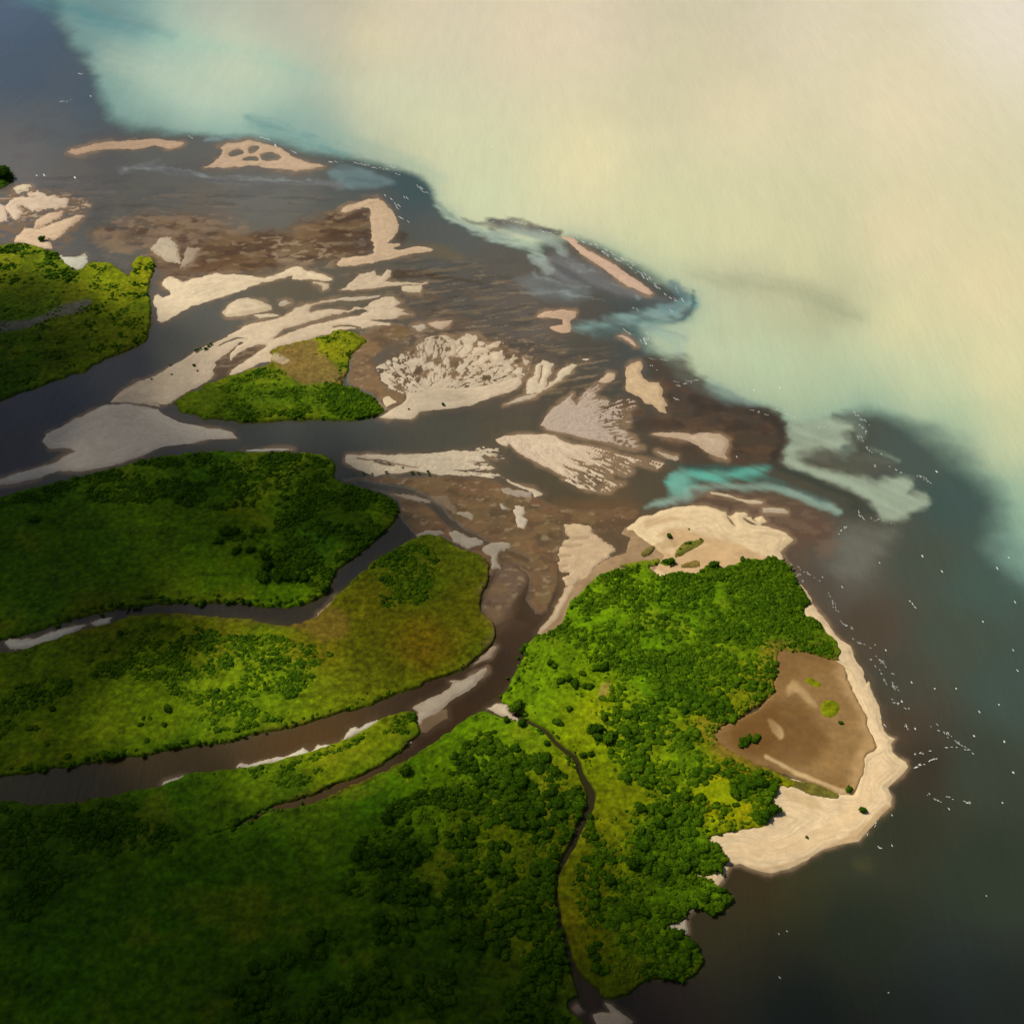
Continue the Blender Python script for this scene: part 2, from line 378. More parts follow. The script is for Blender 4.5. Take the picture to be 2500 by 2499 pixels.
st("A 670,968,10 760,940,16 840,915,12 900,905,6", (120,121,123), .7, 6)
st("A 860,925,12 940,955,16 1050,990,16 1200,1005,18 1450,1015,16 1800,1030,16 1931,1040,12", (117,119,121), .7, 8)
st("A 1000,985,3 1120,1005,5 1300,1022,5 1700,1022,5", (92,90,92), .8, 3)
st("M 820,60,10 1000,50,26 1200,40,34 1400,60,30 1600,40,30 1800,-20,30", (132,164,158), .7, 16)
st("B 1931,1900,40 1800,1860,30 1700,1830,16", (150,180,168), .5, 16)
st("M 1600,120,20 1750,200,26 1850,300,16", (150,182,170), .7, 20)
st("F 100,230,20 240,270,26 330,330,16 450,360,10", (128,150,146), .6, 16)
# fine threads of silt drifting along the currents
for s_ in ["B 620,1240,3 760,1310,3 900,1345,4 1050,1400,3 1110,1480,2", "B 1240,1420,3 1400,1500,3 1560,1590,4 1700,1680,3", "B 1000,1620,4 1150,1650,5 1300,1640,4 1500,1690,3", "B 1060,1500,4 1120,1560,5 1250,1570,3 1400,1610,3", "B 1180,1370,3 1280,1450,4 1420,1530,3",
    "A 700,960,4 900,930,4 1100,985,4 1400,1000,4 1750,1015,3", "B 1700,1760,5 1800,1790,5 1931,1770,4", "C -200,1830,5 -60,1850,5 60,1900,4"]:
    st(s_, (150,162,160), .45, 4, 2.4)
for s_ in ["B 700,1290,2 860,1330,3 1000,1350,2", "B 1300,1500,3 1450,1580,4 1650,1680,3", "B 1080,1600,3 1250,1610,4 1380,1640,3", "F 700,520,4 800,560,5 930,545,4", "F 700,660,4 850,670,5 1000,700,4 1180,735,3", "F 1150,860,4 1260,870,5 1380,860,3"]:
    st(s_, (92,98,96), .45, 4, 2.4)
# right-hand pool and its plumes
pl("F 610,470 700,455 860,440 960,455 985,490 900,500 950,550 965,600 900,640 830,625 740,640 690,690 800,715 940,735 1050,770 1110,800 1230,760 1345,808 1260,850 1330,860 1430,880 1400,935 1240,1000 1120,1015 1085,970 1040,900 960,860 800,785 640,722 580,690 600,590", (166,182,160), .85, 13, 2.4)
pl("F 640,640 760,610 950,640 1100,650 1230,690 1100,720 900,730 750,700", (104,106,92), .62, 13, 2)
st("F 860,690,26 960,685,26 1080,700,20 1200,740,16", (84,86,74), .75, 10)
st("F 850,420,10 940,425,16 1000,450,26 1010,520,26 980,590,22 930,640,16", (104,116,104), .85, 10)
st("F 1060,610,12 1150,640,16 1230,675,10", (150,166,146), .7, 7)
pl("F 900,1080 1000,1030 1150,1050 1240,1070 1180,1150 1110,1210 1110,1320 1040,1350 900,1290 860,1200", (116,118,106), .62, 26, 2.6)
pl("F 560,690 640,730 800,790 960,860 1040,910 1100,965 1030,1000 850,960 700,900 560,840 400,780 300,740", (74,76,64), .7, 13)
st("F 500,700,14 600,740,16 760,800,18 900,870,24 1000,930,24 1080,965,10", (58,66,56), .7, 9)
st("E 1700,945,6 1780,915,16 1880,895,22 E 1931,885,30 F 60,860,40 200,820,26 400,815,22 560,840,22 700,890,18 820,920,16 900,960,10", (142,168,154), .85, 9)
st("F 560,800,5 700,850,7 820,900,7", (84,110,104), .6, 6)
st("E 1865,770,26 1931,770,38 F 100,765,36 250,760,30 380,745,24 480,735,14", (104,186,168), .8, 16)
st("F -60,705,16 60,708,18 200,712,14 330,714,10", (40,84,78), .6, 12)
st("F 380,775,16 460,780,14 560,805,12", (76,124,114), .45, 18)
pl("E 1850,760 1880,730 1931,735 F 60,760 60,850 0,880 E 1860,870", (120,182,166), .7, 14)
pl("F 60,845 110,835 130,865 70,880", (118,124,110), .8, 6)
# shallow brown ground just under the water
pl("M 1520,400 1700,330 1931,360 F 200,330 420,370 560,410 608,470 590,690 450,700 250,690 60,690 -60,700 M 1600,1150 1500,900 1700,860 1600,640", (80,68,54), .8, 16, 2.2, .8)
pl("F 60,300 250,360 480,400 590,440 600,520 570,690 500,690 560,520 400,430 200,390 60,360", (60,54,46), .7, 12)
pl("F 120,850 400,850 560,890 700,930 880,1010 860,1100 700,1180 640,1140 500,1060 280,960 60,905", (104,82,66), .8, 18)
pl("F 560,1130 640,1150 700,1300 800,1500 960,1700 1080,1931 900,1900 840,1700 700,1450 600,1250", (88,74,58), .35, 30)
pl("I 1060,0 1150,0 1220,200 1300,400 1290,520 1200,640 1190,700 1140,620 1180,400 1100,200", (78,66,50), .4, 34)
pl("I 0,1370 120,1280 320,1250 330,1100 450,1080 700,1060 650,1250 400,1480 150,1650 40,1700", (68,62,34), .5, 44)
pl("I 1000,1000 1100,1030 1060,1090 980,1060", (74,74,46), .5, 22)
pl("E 1130,880 1400,930 1700,900 1620,1030 1560,1080 1430,1090 1280,1020", (108,84,56), .8, 14)
pl("E 900,1240 1040,1300 1000,1500 930,1640 860,1650 800,1540 780,1480 840,1400", (108,84,62), .75, 14)
pl("E 1040,1300 1180,1340 1230,1420 1180,1540 1110,1640 1060,1720 1000,1900 880,1960 900,1700 950,1620 1000,1480", (62,48,34), .6, 14)
pl("K 570,880 620,830 900,860 1150,900 1400,950 1480,1000 1350,960 1100,925 900,910 700,930 590,940", (80,64,42), .85, 5)
pl("K 700,640 980,600 1180,650 1300,740 1150,780 900,730 760,720", (112,98,70), .6, 14)
pl("K 600,480 680,470 760,530 720,590 620,590", (70,58,40), .7, 8)
pl("K 850,1020 960,1040 1070,1060 1060,1120 900,1110", (120,106,74), .55, 10)
pl("A 880,1200 1150,1230 1350,1330 1700,1260 1931,1160 2080,1180 2110,1300 2050,1430 1931,1470 1700,1480 1400,1540 1050,1590 900,1620 860,1500 830,1380 500,1330 560,1280", (112,88,62), .8, 22, 2.2, .7)
pl("J 1100,200 1500,180 1700,260 1500,330 1200,300 1080,330", (104,92,70), .5, 14)
pl("F 150,-60 330,-120 430,-60 340,20 200,20", (170,176,140), .1, 14)
WCOL = wat
# ------------------------------------------------------------------ cloud cover: how much daylight reaches the ground
LIGHT = [(-150,-100,1),(400,100,1),(900,100,1),(1800,100,1),(1400,500,1),(1000,400,1),(1900,600,1),(0,380,1),(500,400,1),(0,470,1),(100,500,1),(200,525,1),(290,510,1),(0,550,.36),(100,555,.4),(0,640,.17),(-120,640,.17),(100,640,.2),(200,640,.26),
 (150,620,.3),(240,560,.75),(260,620,.5),(330,560,1),(300,660,.6),(200,680,.32),(0,760,.22),(-120,760,.2),(150,720,.32),(300,720,.55),(400,680,.8),(450,620,1),(500,700,.95),(650,700,1),(400,770,.5),(520,770,.72),(640,750,.95),(720,770,.95),
 (250,820,.38),(100,850,.42),(430,820,.46),(600,815,.55),(700,830,.68),(800,820,.8),(900,860,.9),(740,880,.75),(600,870,.27),(300,930,.2),(550,930,.22),(700,950,.36),(0,950,.18),(-120,950,.2),(100,1100,.17),(400,1010,.27),(500,1080,.42),(550,1140,.66),(400,1270,.9),(600,1300,.9),(300,1200,.4),(50,1250,.3),
 (500,1250,.95),(450,1330,.98),(200,1350,.62),(750,1040,.5),(800,1100,.55),(870,1050,.72),(850,1200,.6),(700,1200,.58),(600,1430,.92),(480,1460,.8),(350,1480,.4),(100,1480,.22),(0,1600,.12),(200,1600,.12),(400,1600,.15),(600,1550,.28),(750,1480,.5),(900,1430,.78),(1000,1330,.95),
 (900,1550,.5),(1050,1500,.62),(1200,1400,1),(1200,1530,.8),(1350,1600,.9),(700,1700,.21),(500,1800,.08),(100,1850,.1),(-120,1850,.1),(900,1700,.32),(1000,1600,.42),(1150,1700,.5),(1250,1750,.62),(1200,1850,.36),(1000,1850,.2),(800,1880,.15),(500,2000,.1),(1000,2000,.15),(1400,1900,.36),(1500,1990,.35),
 (1600,1880,.45),(1900,1900,.5),(1600,1750,.7),(1900,1650,.9),(1600,1600,1),(1700,1500,1),(1900,1300,1),(1300,1200,1),(1050,1100,.9),(1000,1000,.9),(1100,850,1),(950,700,1),(980,1200,.85),(2050,1000,1),(2050,2000,.5)]
def light_at(x, y):
    return rbf([(a, b, (c,)) for a, b, c in LIGHT], x, y, 3.6, 1500)[..., 0]
# a bank of cloud above and behind the aircraft, its thickness set by the shade it throws
def clouds():
    n = 170
    xs = np.linspace(-1500, 900, n); ys = np.linspace(-100, 2300, n)
    X, Y = np.meshgrid(xs, ys)
    u, v = sheet(X, np.maximum(Y, 60.0))
    L = light_at(np.clip(u, -200, 2700).astype(f32), np.clip(v, -150, 2650).astype(f32))
    T = np.clip((L-.16)/.84, .006, 1)**1.3
    tau = -np.log(T)
    fade = sstep(-1500, -1250, X)*sstep(900, 700, X)*sstep(2300, 2100, Y)*sstep(-100, 60, Y)
    tau = tau*fade*(1+.25*fbm(X.astype(f32), Y.astype(f32), 160, 3, 31))-.07
    SIG = .030; H = 1500.0
    th = np.maximum(tau, 0)/SIG*math.sin(SUN_EL)
    k = H/sdir[2]
    bx, by = X+sdir[0]*k, Y+sdir[1]*k
    top = np.stack([bx, by, H+th], -1).reshape(-1, 3)
    solid = (th > .05).reshape(-1)
    ids = np.arange(n*n).reshape(n, n)
    low = ids.copy().reshape(-1); ns = solid.sum(); low[solid] = n*n+np.arange(ns); low = low.reshape(n, n)
    bot = np.stack([bx, by, np.full_like(bx, H)], -1).reshape(-1, 3)[solid]
    s2 = solid.reshape(n, n); any_ = s2[:-1,:-1] | s2[1:,:-1] | s2[:-1,1:] | s2[1:,1:]
    j, i = np.nonzero(any_)
    tris = []
    for g, flip in ((ids, False), (low, True)):
        a, b, c_, d_ = g[j, i], g[j, i+1], g[j+1, i+1], g[j+1, i]
        t1 = np.stack([a, b, c_], 1); t2 = np.stack([a, c_, d_], 1)
        t = np.vstack([t1, t2]); tris.append(t[:, ::-1] if flip else t)
    # drop triangles that are the same above and below (no thickness there)
    A, B = tris; same = (np.sort(A, 1) == np.sort(B, 1)).all(1)
    F = np.vstack([A[~same], B[~same]])
    co = np.vstack([top, bot]); used = np.unique(F); re = np.full(len(co), -1); re[used] = np.arange(len(used))
    me = mesh_np('clouds', co[used], re[F], 3)
    m = bpy.data.materials.new('cloud_vapour'); m.use_nodes = True; t = m.node_tree
    t.nodes.remove(t.nodes['Principled BSDF'])
    pv = t.nodes.new('ShaderNodeVolumePrincipled'); pv.inputs['Density'].default_value = SIG; pv.inputs['Color'].default_value = (.35, .35, .35, 1)
    t.links.new(pv.outputs[0], t.nodes['Material Output'].inputs['Volume'])
    m.cycles.homogeneous_volume = True if hasattr(m.cycles, 'homogeneous_volume') else None
    link('clouds', me, 'stuff', m, 'bank of grey cloud shading the wooded lower left')
clouds()
# ------------------------------------------------------------------ sandbars (each its own piece of ground)
WETC = alb((122, 100, 78))
SANDU = np.full(U.shape, BIG, f32)
SB = []
def bar(s, name='sandbar', col=(222,190,148), label=None, rag=0.0, rs=15, thr=None, height=.6, wet=2, holes=(), smooth=0, streak=0, z0=0.0, var=.12, warp=.8, slits=(), groove=None, paints=(), band=.13):
    w, d = sdf(s, 40, smooth, warp)
    x, y = GX[w], GY[w]
    d = d + max(rag, .8)*fbm(x, y, rs, 3, 41) + 1.1*fbm(x, y, 5, 3, 42, .6) + .4
    if thr is not None:                                   # broken, patchy bar: lobes and gaps
        r = 1-np.abs(fbm(x+9*n30[w], y*1.5, thr[0], 4, 43))*2.2
        d = np.minimum(d, (thr[1]-r)*thr[2])
    for h in holes:
        w2, d2 = sdf(h, 40, 1, warp)
        D2 = full(d2, w2)[w]; d = np.minimum(d, -D2)
    for h in slits:
        w2, d2 = sline(h, 40, warp)
        D2 = full(d2, w2)[w]; d = np.minimum(d, -D2)
    if groove is not None:
        gu, gv = groove[:2]; an = np.arctan2((V[w]-gv)*1.6, U[w]-gu); rr = np.hypot(U[w]-gu, (V[w]-gv)*1.3)
        if len(groove) == 2:
            q = perlin(an*7.5, rr/75, 5)+.55*perlin(an*17, rr/34, 6)+.3*n8[w]
            r1 = 1-np.abs(q)*2.7
            d = np.minimum(d, (.70-r1)*9); big = fbm(x*1.5, y*.8, 15, 4, 44, .6); d = np.minimum(d, (.36-big)*14)
        else:
            q = perlin(an*groove[2], rr/110, 7)+.5*perlin(an*groove[2]*2.3, rr/50, 8)+.25*n8[w]
            r1 = 1-np.abs(q)*3.2; t_ = sstep(groove[3], groove[3]+groove[4], rr)
            d = np.minimum(d, (1.05-.75*t_-r1)*8)
    d = np.maximum(d, BIG); SANDU[w] = np.maximum(SANDU[w], d)
    SB.append((s, name, w, d, col, label, height, wet, streak, z0, var, paints, band))
def build_bars():
    for s, name, w, d, col, label, height, wet, streak, z0, var, paints, band in SB:
        m = PXM[w]
        z = z0+np.clip(d*(.06 if z0 < .3 else .12), -.5, height*.8).astype(f32)+.12*np.clip(d/30, 0, 1)
        c = np.ones(d.shape+(3,), f32)*alb((min(255, col[0]*1.01), min(255, col[1]*1.055), min(255, col[2]*1.13)))
        tone = 1+var*(n30[w]*.8+n8[w]*.6)
        if streak:
            q = np.sin(d/streak*2*np.pi+7*n120[w]+2.5*n30[w]+.6*n8[w])
            q2 = np.sin(d/(streak*2.7)*2*np.pi+6*n120[w]+2)
            tone = tone*(1-.09*sstep(.2, 1, q)*sstep(-.2, .6, n30[w]+n120[w])-.07*sstep(.3, 1, q2)*sstep(.1,.8,n120[w]+.6*n15[w]+.3))
        c *= tone[..., None]
        sk = perlin(d/4.2, (GX[w]+GY[w]*1.4)/55, 9)+.6*perlin(d/2.1+3, (GX[w]-GY[w])/35, 12)
        c *= (1+band*sk*sstep(1, 8, d))[..., None]
        for ps, pc, po, pf in paints:
            w2, d2 = sdf(ps, 30, 1, 1.2); q = (sstep(-pf, pf, full(d2, w2)[w]+2.5*n15[w]+1.5*n8[w])*po)[..., None]
            c = c*(1-q)+alb(pc)*(1+.06*n8[w]+.5*band*sk)[..., None]*q
        wp = (sstep(.3, .9, sk+.5*n30[w]+.5*n15[w])*.35*sstep(2, 9, d))[..., None]; c = c*(1-wp)+alb((160,136,106))*wp
        k = (1-sstep(0, wet*(1.2+1.6*sstep(-.3, .6, n120[w]+n30[w])), d+1.2*n15[w]))[..., None]
        c = c*(1-.35*k)+alb((150,126,98))*.35*k
        patch(name, w, d, z, c, MAT_SAND, label)
bar("A 375,850 400,835 480,825 560,800 700,792 850,778 960,790 1030,795 1040,805 1000,830 960,838 920,825 850,820 760,838 680,840 600,835 520,845 480,862 420,868", col=(196,160,126), label='long thin tan sandbar lying far out in dark shallows', rag=1.2)
bar("A 1145,938 1190,915 1230,885 1245,850 1235,825 1280,808 1350,800 1400,792 1480,808 1560,830 1620,865 1680,895 1740,915 1840,930 1780,940 1740,955 1650,955 1560,950 1480,945 1420,932 1300,935",
 col=(192,160,126), label='triangular tan sandbar pierced by four small pools', rag=1,
 holes=["A 1275,870 1300,845 1345,830 1370,850 1360,865 1300,885", "A 1395,825 1430,815 1460,830 1430,855 1390,860", "A 1450,870 1500,848 1560,865 1590,885 1540,900 1480,905", "A 1340,902 1400,870 1440,875 1460,900 1400,905"])
bar("K 135,300 150,270 220,230 330,200 370,180 480,170 530,210 600,280 650,370 660,440 640,500 600,560 560,600 600,600 650,590 670,600 610,640 680,660 740,640 820,625 920,630 985,655 960,680 860,690 740,705 600,730 500,750 400,780 250,810 100,815 80,790 130,740 260,725 350,715 420,690 435,640 430,590 395,565 415,520 400,450 395,380 410,310 380,260 320,250 250,280 180,310",
 col=(208,174,134), label='hooked tan sandbar with a tail pointing right', rag=1.2, streak=26)
bar("J 110,440 75,380 90,330 140,300 170,330 250,300 230,250 180,230 190,180 240,140 330,160 380,190 480,150 560,140 700,115 860,120 950,130 1060,145 1150,155 1250,120 1340,80 1420,45 1480,38 1530,70 1600,90 1700,110 1780,145 1785,175 1700,180 1580,160 1480,165 1400,160 1410,125 1350,135 1200,175 1050,215 900,270 750,320 600,370 450,420 350,470 250,530 170,570 120,545 115,490",
 col=(226,198,156), label='broad pale sandbar on the far bank of the main channel', rag=1.6, rs=8)
bar("J 1610,195 1700,195 1755,205 1750,235 1710,260 1690,225 1620,205", col=(205,178,142), label='tiny sandbar beside the tip of the broad pale bar')
bar("J 740,480 800,400 880,350 980,330 1060,350 1140,380 1200,410 1220,435 1150,455 1060,480 960,505 850,512 780,510", col=(214,188,148), label='oval pale sandbar alone in the main channel', wet=8)
bar("J 1265,400 1290,375 1350,368 1400,380 1350,410 1280,415", col=(190,168,138), label='small grey sandbar right of the oval bar')
bar("J 1050,500 1120,488 1220,482 1285,505 1240,515 1180,520 1100,530", col=(214,190,150), label='narrow pale sandbar below the oval bar')
bar("K -10,1132 120,1112 300,1100 488,1088 480,1105 330,1125 180,1140 100,1130 30,1145", col=(200,178,146), label='thin pale sand strip along the braided channel', warp=.4)
bar("D 610,350 680,290 760,245 J 80,1090 200,1020 320,950 420,890 520,820 600,780 680,750 800,690 880,640 1000,590 1150,560 1280,535 1370,490 1450,430 1550,395 1680,365 1800,362 1931,375 K 60,1160 200,1180 330,1200 250,1222 100,1250 0,1275 J 1931,470 1750,505 1600,548 1450,600 1330,640 1225,725 1240,735 1400,660 1560,600 1750,562 1931,522 K 0,1335 150,1300 300,1270 380,1240 330,1200 380,1165 500,1110 620,1105 700,1150 640,1195 740,1215 700,1240 810,1260 700,1275 600,1310 450,1310 560,1350 700,1385 600,1400 450,1370 300,1400 130,1415 0,1450 J 1800,660 1650,690 1500,740 1400,765 1280,810 1200,850 1230,880 1300,900 1400,935 1390,970 1300,975 1200,940 1100,945 1030,990 920,1030 830,1055 840,1020 900,960 1000,900 1100,840 1180,790 1100,770 1000,800 900,850 860,900 820,930 805,890 830,850 880,800 940,765 900,750 850,810 780,860 700,920 665,950 680,970 650,1020 670,1060 600,1130 500,1180 400,1240 300,1300 200,1345 100,1330 D 900,372 800,360 700,352",
 col=(212,184,146), label='long braided sandbar running diagonally up from the channel fork', rag=1.4, rs=9, slits=["J 1590,450,20 1620,420,30 1750,400,28 1931,410,40", "J 700,790,5 850,715,8 980,715,4", "K 60,1390,8 150,1370,10 300,1390,6", "K 420,1325,6 520,1330,10 680,1330,7"])
bar("D 230,570 260,530 340,490 430,440 520,400 600,365 700,360 800,375 880,390 920,420 1000,460 1100,480 1250,505 1300,520 1330,548 1280,555 1150,565 1050,580 930,595 850,620 780,655 680,695 560,715 450,735 330,735 200,780 80,805 0,812 -100,840 -100,800 0,785 100,745 200,725 300,695 400,640 440,625 390,610 290,605 250,590",
 col=(206,186,156), label='wide grey sandbar shaped like a fish in cloud shade', rag=1, var=.05)
bar("D 1360,620 1450,611 1560,606 1650,612 1600,619 1440,623", col=(200,188,162), label='sliver of pale sand against the near green bank', wet=2, warp=.4)
bar("K 130,1040 200,970 270,910 350,880 440,855 450,890 500,900 550,850 590,850 590,900 550,960 640,960 760,962 850,965 940,965 900,980 700,985 580,1000 400,1020 250,1035", col=(210,182,144), label='wedge of pale sand with a thin tail among the braids', rag=1.2, rs=8)
bar("K 700,1000 760,990 880,985 895,1020 885,1060 760,1065 700,1045", col=(212,186,144), label='small squarish pale sandbar', rag=1)
bar("K 960,1355 1050,1335 1175,1320 1150,1380 1080,1410 1010,1400", col=(196,166,132), label='small pinkish sandbar with a pointed right end')
bar("K 815,1380 880,1365 940,1360 940,1410 860,1415", col=(190,172,142), label='tiny ragged sandbar left of the pinkish one', rag=2, rs=6)
# the fan of broken sand lobes
bar("L 180,750 260,700 370,770 300,820 240,840", col=(214,186,142), label='patch of pale sand beside the green island tip', rag=2, rs=8)
bar("L 160,925 250,880 400,760 420,700 560,680 700,600 860,520 870,570 760,640 900,650 1100,640 1300,600 1400,560 1530,535 1525,600 1470,650 1300,710 1100,780 950,825 750,855 560,872 520,905 515,920 480,937 300,935", col=(206,180,144), label='curved sandbar along the lower edge of the broken sand fan', rag=1.2, rs=9)
LOBES = ["630,240 720,200 700,330 800,360 860,450 860,520 760,600 620,590 620,420 640,320", "800,180 900,200 930,290 900,340 810,340 860,290 840,230", "950,160 1080,150 1100,200 1040,230 980,200",
 "1090,260 1200,260 1210,310 1110,330 1110,400 1190,440 1180,460 1100,430 1090,330", "1220,310 1310,300 1345,380 1300,400 1230,390", "1305,450 1350,425 1420,460 1350,480", "1350,510 1410,470 1430,485 1370,525",
 "1010,440 1050,440 1070,470 1150,455 1090,500 1060,515 1010,500", "1520,215 1560,230 1630,290 1635,350 1580,355 1590,310 1540,260", "1540,370 1590,400 1585,480 1545,515 1515,490", "1450,440 1490,435 1510,510 1460,500",
 "880,430 920,350 1000,390 970,470 960,520 890,470", "290,385 410,380 430,440 390,440 310,410", "400,350 500,320 580,320 600,400 640,420 600,520 540,440 520,380", "430,550 500,470 540,440 530,560 470,600", "300,490 370,540 350,580 310,520",
 "1210,240 1310,210 1290,260 1220,275", "1390,380 1440,320 1445,390 1420,400", "90,485 200,490 290,510 300,540 220,525", "980,340 1030,320 1010,360", "540,430 620,500 600,580 560,560", "700,340 780,440 800,540 740,580 700,480", "640,180 700,190 680,240 630,260","590,170 690,155 650,180"]
for s in LOBES[1:8]+LOBES[16:18]+LOBES[19:20]+LOBES[22:]: bar("L "+s, name='sand_patch', col=(206,180,144), label='ragged lobe of pale sand in the broken sand fan', rag=2.2, rs=6, wet=3, warp=1.2, var=.16)
bar("L 60,490 160,440 280,380 400,320 520,260 620,180 700,160 820,150 900,200 1000,140 1110,150 1200,230 1330,200 1350,380 1450,330 1510,430 1540,350 1600,400 1590,500 1540,560 1400,590 1200,620 1000,650 820,660 700,690 560,720 400,770 340,720 220,600", name='sand_patch', col=(204,180,146), label='crinkled pale sand fan cut by branching drainage grooves', rag=3, rs=7, wet=3, height=.12, groove=(1060, 975), var=.2)
bar("M 410,660 430,580 500,520 510,440 560,370 600,400 655,410 650,500 600,590 680,580 720,490 780,440 880,430 850,480 740,570 620,650 540,690 430,700", col=(206,182,146), label='forked sandbar with a long thin arm right of the sand fan', rag=2.4, rs=6, slits=["M 540,600,4 570,520,9 560,430,5", "M 640,560,10 600,640,4"])
bar("M 200,800 280,760 400,720 540,690 500,730 380,760 260,790", col=(184,164,134), label='thin grey sand sliver below the forked bar')
bar("M 920,370 1000,370 970,388 930,385", col=(214,196,160), label='tiny lone fleck of pale sand', wet=2)
bar("M 1080,590 1110,550 1180,505 1240,510 1230,560 1150,605", col=(200,168,132), label='small oval sandbar above the feathered bar', wet=4)
bar("M 540,995 575,930 610,890 650,840 760,770 850,700 830,750 880,800 930,720 1000,650 1090,610 1100,650 1050,690 1080,750 1150,750 1210,780 1170,810 1090,830 1150,840 1300,745 1370,750 1440,785 1350,790 1230,850 1300,850 1440,810 1380,850 1240,870 1380,900 1280,930 1390,960 1300,975 1380,1000 1290,1020 1340,1050 1430,1110 1400,1130 1450,1140 1440,1175 1510,1210 1440,1220 1300,1190 1150,1150 1000,1120 850,1085 700,1060 600,1040 570,1010",
 col=(182,158,134), label='feathered grey sandbar with a fringed right edge', rag=1.4, rs=6, var=.06, warp=.5, groove=(1300, 1050, 24, 110, 130), slits=["M 1100,830,1 1200,810,5 1330,775,9","M 1130,945,1 1230,950,6 1330,945,9", "M 1200,1000,2 1300,1010,7 1400,1010,12", "M 1170,890,1 1260,900,4 1300,905,8","M 880,800,8 900,770,5 940,740,3"])
bar("M 100,1130 200,1095 330,1085 480,1080 590,1080 680,1100 780,1150 850,1170 1000,1195 1150,1220 1300,1280 1420,1300 1560,1320 1730,1370 1640,1410 1540,1380 1430,1340 1440,1365 1350,1350 1390,1400 1410,1440 1340,1462 1250,1440 1180,1460 1215,1500 1140,1505 1240,1540 1340,1555 1240,1575 1230,1600 1200,1620 1100,1625 1000,1610 880,1580 800,1540 745,1510 800,1505 740,1465 660,1415 540,1360 430,1310 330,1250 250,1170 220,1200 140,1165",
 col=(212,184,148), label='leaf shaped pale sandbar scored by dark drainage slits', rag=1.2, rs=7, warp=.5, groove=(1215, 1010, 30, 200, 120), slits=["M 790,1300,2 880,1330,8 970,1355,5", "M 740,1360,2 800,1400,8 900,1430,8 1000,1450,3", "M 860,1360,2 940,1385,8 1100,1390,10 1200,1440,10", "M 1020,1310,4 1100,1320,14 1160,1290,4", "M 1150,1330,10 1260,1370,12 1350,1430,14","M 1280,1290,3 1330,1340,8 1360,1370,6", "M 880,1530,5 800,1495,3","M 1050,1480,6 1150,1500,8 1240,1510,8"])
bar("L -140,1280 0,1282 200,1275 450,1270 640,1260 850,1240 1000,1235 1070,1240 1090,1205 1200,1198 1290,1215 1350,1240 1290,1240 1330,1290 1370,1335 1300,1315 1200,1280 1130,1280 1180,1330 1210,1370 1290,1400 1230,1410 1130,1420 1060,1430 980,1440 900,1425 1180,1450 1290,1455 1330,1485 1200,1500 1100,1485 900,1480 760,1475 640,1450 500,1420 400,1440 250,1450 120,1480 40,1450 -60,1400 -130,1340",
 col=(208,184,148), label='long flat sandbar on the near side of the main channel', rag=1.4, rs=8, groove=(840, 1120, 60, 250, 160), slits=["L -20,1310,6 100,1325,7 250,1325,5 400,1370,7 560,1400,4", "L 130,1340,6 250,1360,18 330,1370,8", "L 870,1420,2 960,1430,7 1120,1405,6"])
bar("L 1330,1478 1430,1525 1540,1575 1640,1605 1712,1650 1650,1700 1600,1705 1620,1660 1560,1600 1450,1560", col=(208,184,146), label='thin sand spit curving to a point', rag=1)
bar("L 1310,1600 1380,1590 1500,1620 1610,1640 1610,1680 1500,1670 1400,1660 1330,1620", name='sand_patch', col=(170,148,124), label='dull pinkish sand under the curved spit', rag=3, rs=8, z0=.35)
bar("L 1450,1760 1500,1755 1550,1800 1540,1840 1500,1810", name='sand_patch', col=(206,184,150), label='small pale sand patch on the brown flats', rag=2, rs=6, z0=.4)
bar("E 980,960 1030,940 1040,975 1020,990 1050,1010 1035,1055 1000,1050 990,1005", name='sand_patch', col=(202,180,148), label='crooked pale sand patch on the brown flats', rag=2, rs=6, z0=.4)
bar("L 1310,1730 1350,1760 1390,1790 1350,1790", name='sand_patch', col=(176,162,136), label='faint sand fleck on the brown flats', rag=2, rs=6, z0=.4)
bar("B 1230,1325 1290,1330 1340,1355 1320,1365 1400,1410 1480,1450 1560,1500 1640,1560 1720,1610 1760,1645 1740,1660 1690,1640 1610,1600 1540,1550 1440,1480 1350,1420 1300,1375 1270,1350", col=(200,164,134), label='long narrow barrier bar behind the breakers')
bar("B 1100,1785 1160,1750 1250,1738 1330,1745 1320,1780 1290,1800 1285,1860 1240,1872 1210,1865 1170,1835 1250,1825 1240,1790 1160,1785", col=(196,160,126), label='small hook shaped sandbar open to the left')
bar("M 1260,155 1310,145 1370,165 1420,200 1455,245 1430,250 1380,210 1320,165", col=(200,166,138), label='small curved sandbar just inside the breakers')
bar("M 1335,470 1400,410 1480,395 1500,440 1460,500 1510,550 1560,590 1650,600 1690,650 1680,720 1720,780 1740,820 1690,830 1720,895 1670,880 1610,830 1520,790 1470,740 1400,700 1350,670 1340,600 1330,530", col=(204,170,126), label='tan boot shaped sandbar near the outer shoals', rag=2, rs=9, wet=9, streak=34)
bar("M 1590,1075 1660,1062 1800,1070 1931,1080 F 60,535 150,520 230,525 280,560 275,600 260,640 275,665 220,660 160,635 110,600 60,570 0,555 M 1800,1120 1700,1105", col=(196,166,132), label='tan wedge sandbar above the turquoise pool', rag=1.6, rs=8, wet=7)
bar("M 1650,1240 1720,1265 1790,1290 1830,1290 1835,1320 1800,1335 1740,1310", col=(190,166,134), label='small sandbar touching the turquoise pool', wet=7)
bar("N 1095,200 1150,200 1250,215 1330,240 1450,265 1560,275 1600,290 1590,305 1500,300 1400,280 1300,250 1200,225 1100,215", col=(206,180,140), label='slender sandbar off the north beach')
bar("N 1600,345 1700,345 1800,360 1835,385 1830,405 1740,400 1600,385", col=(190,166,134), label='short sandbar right of the slender one')
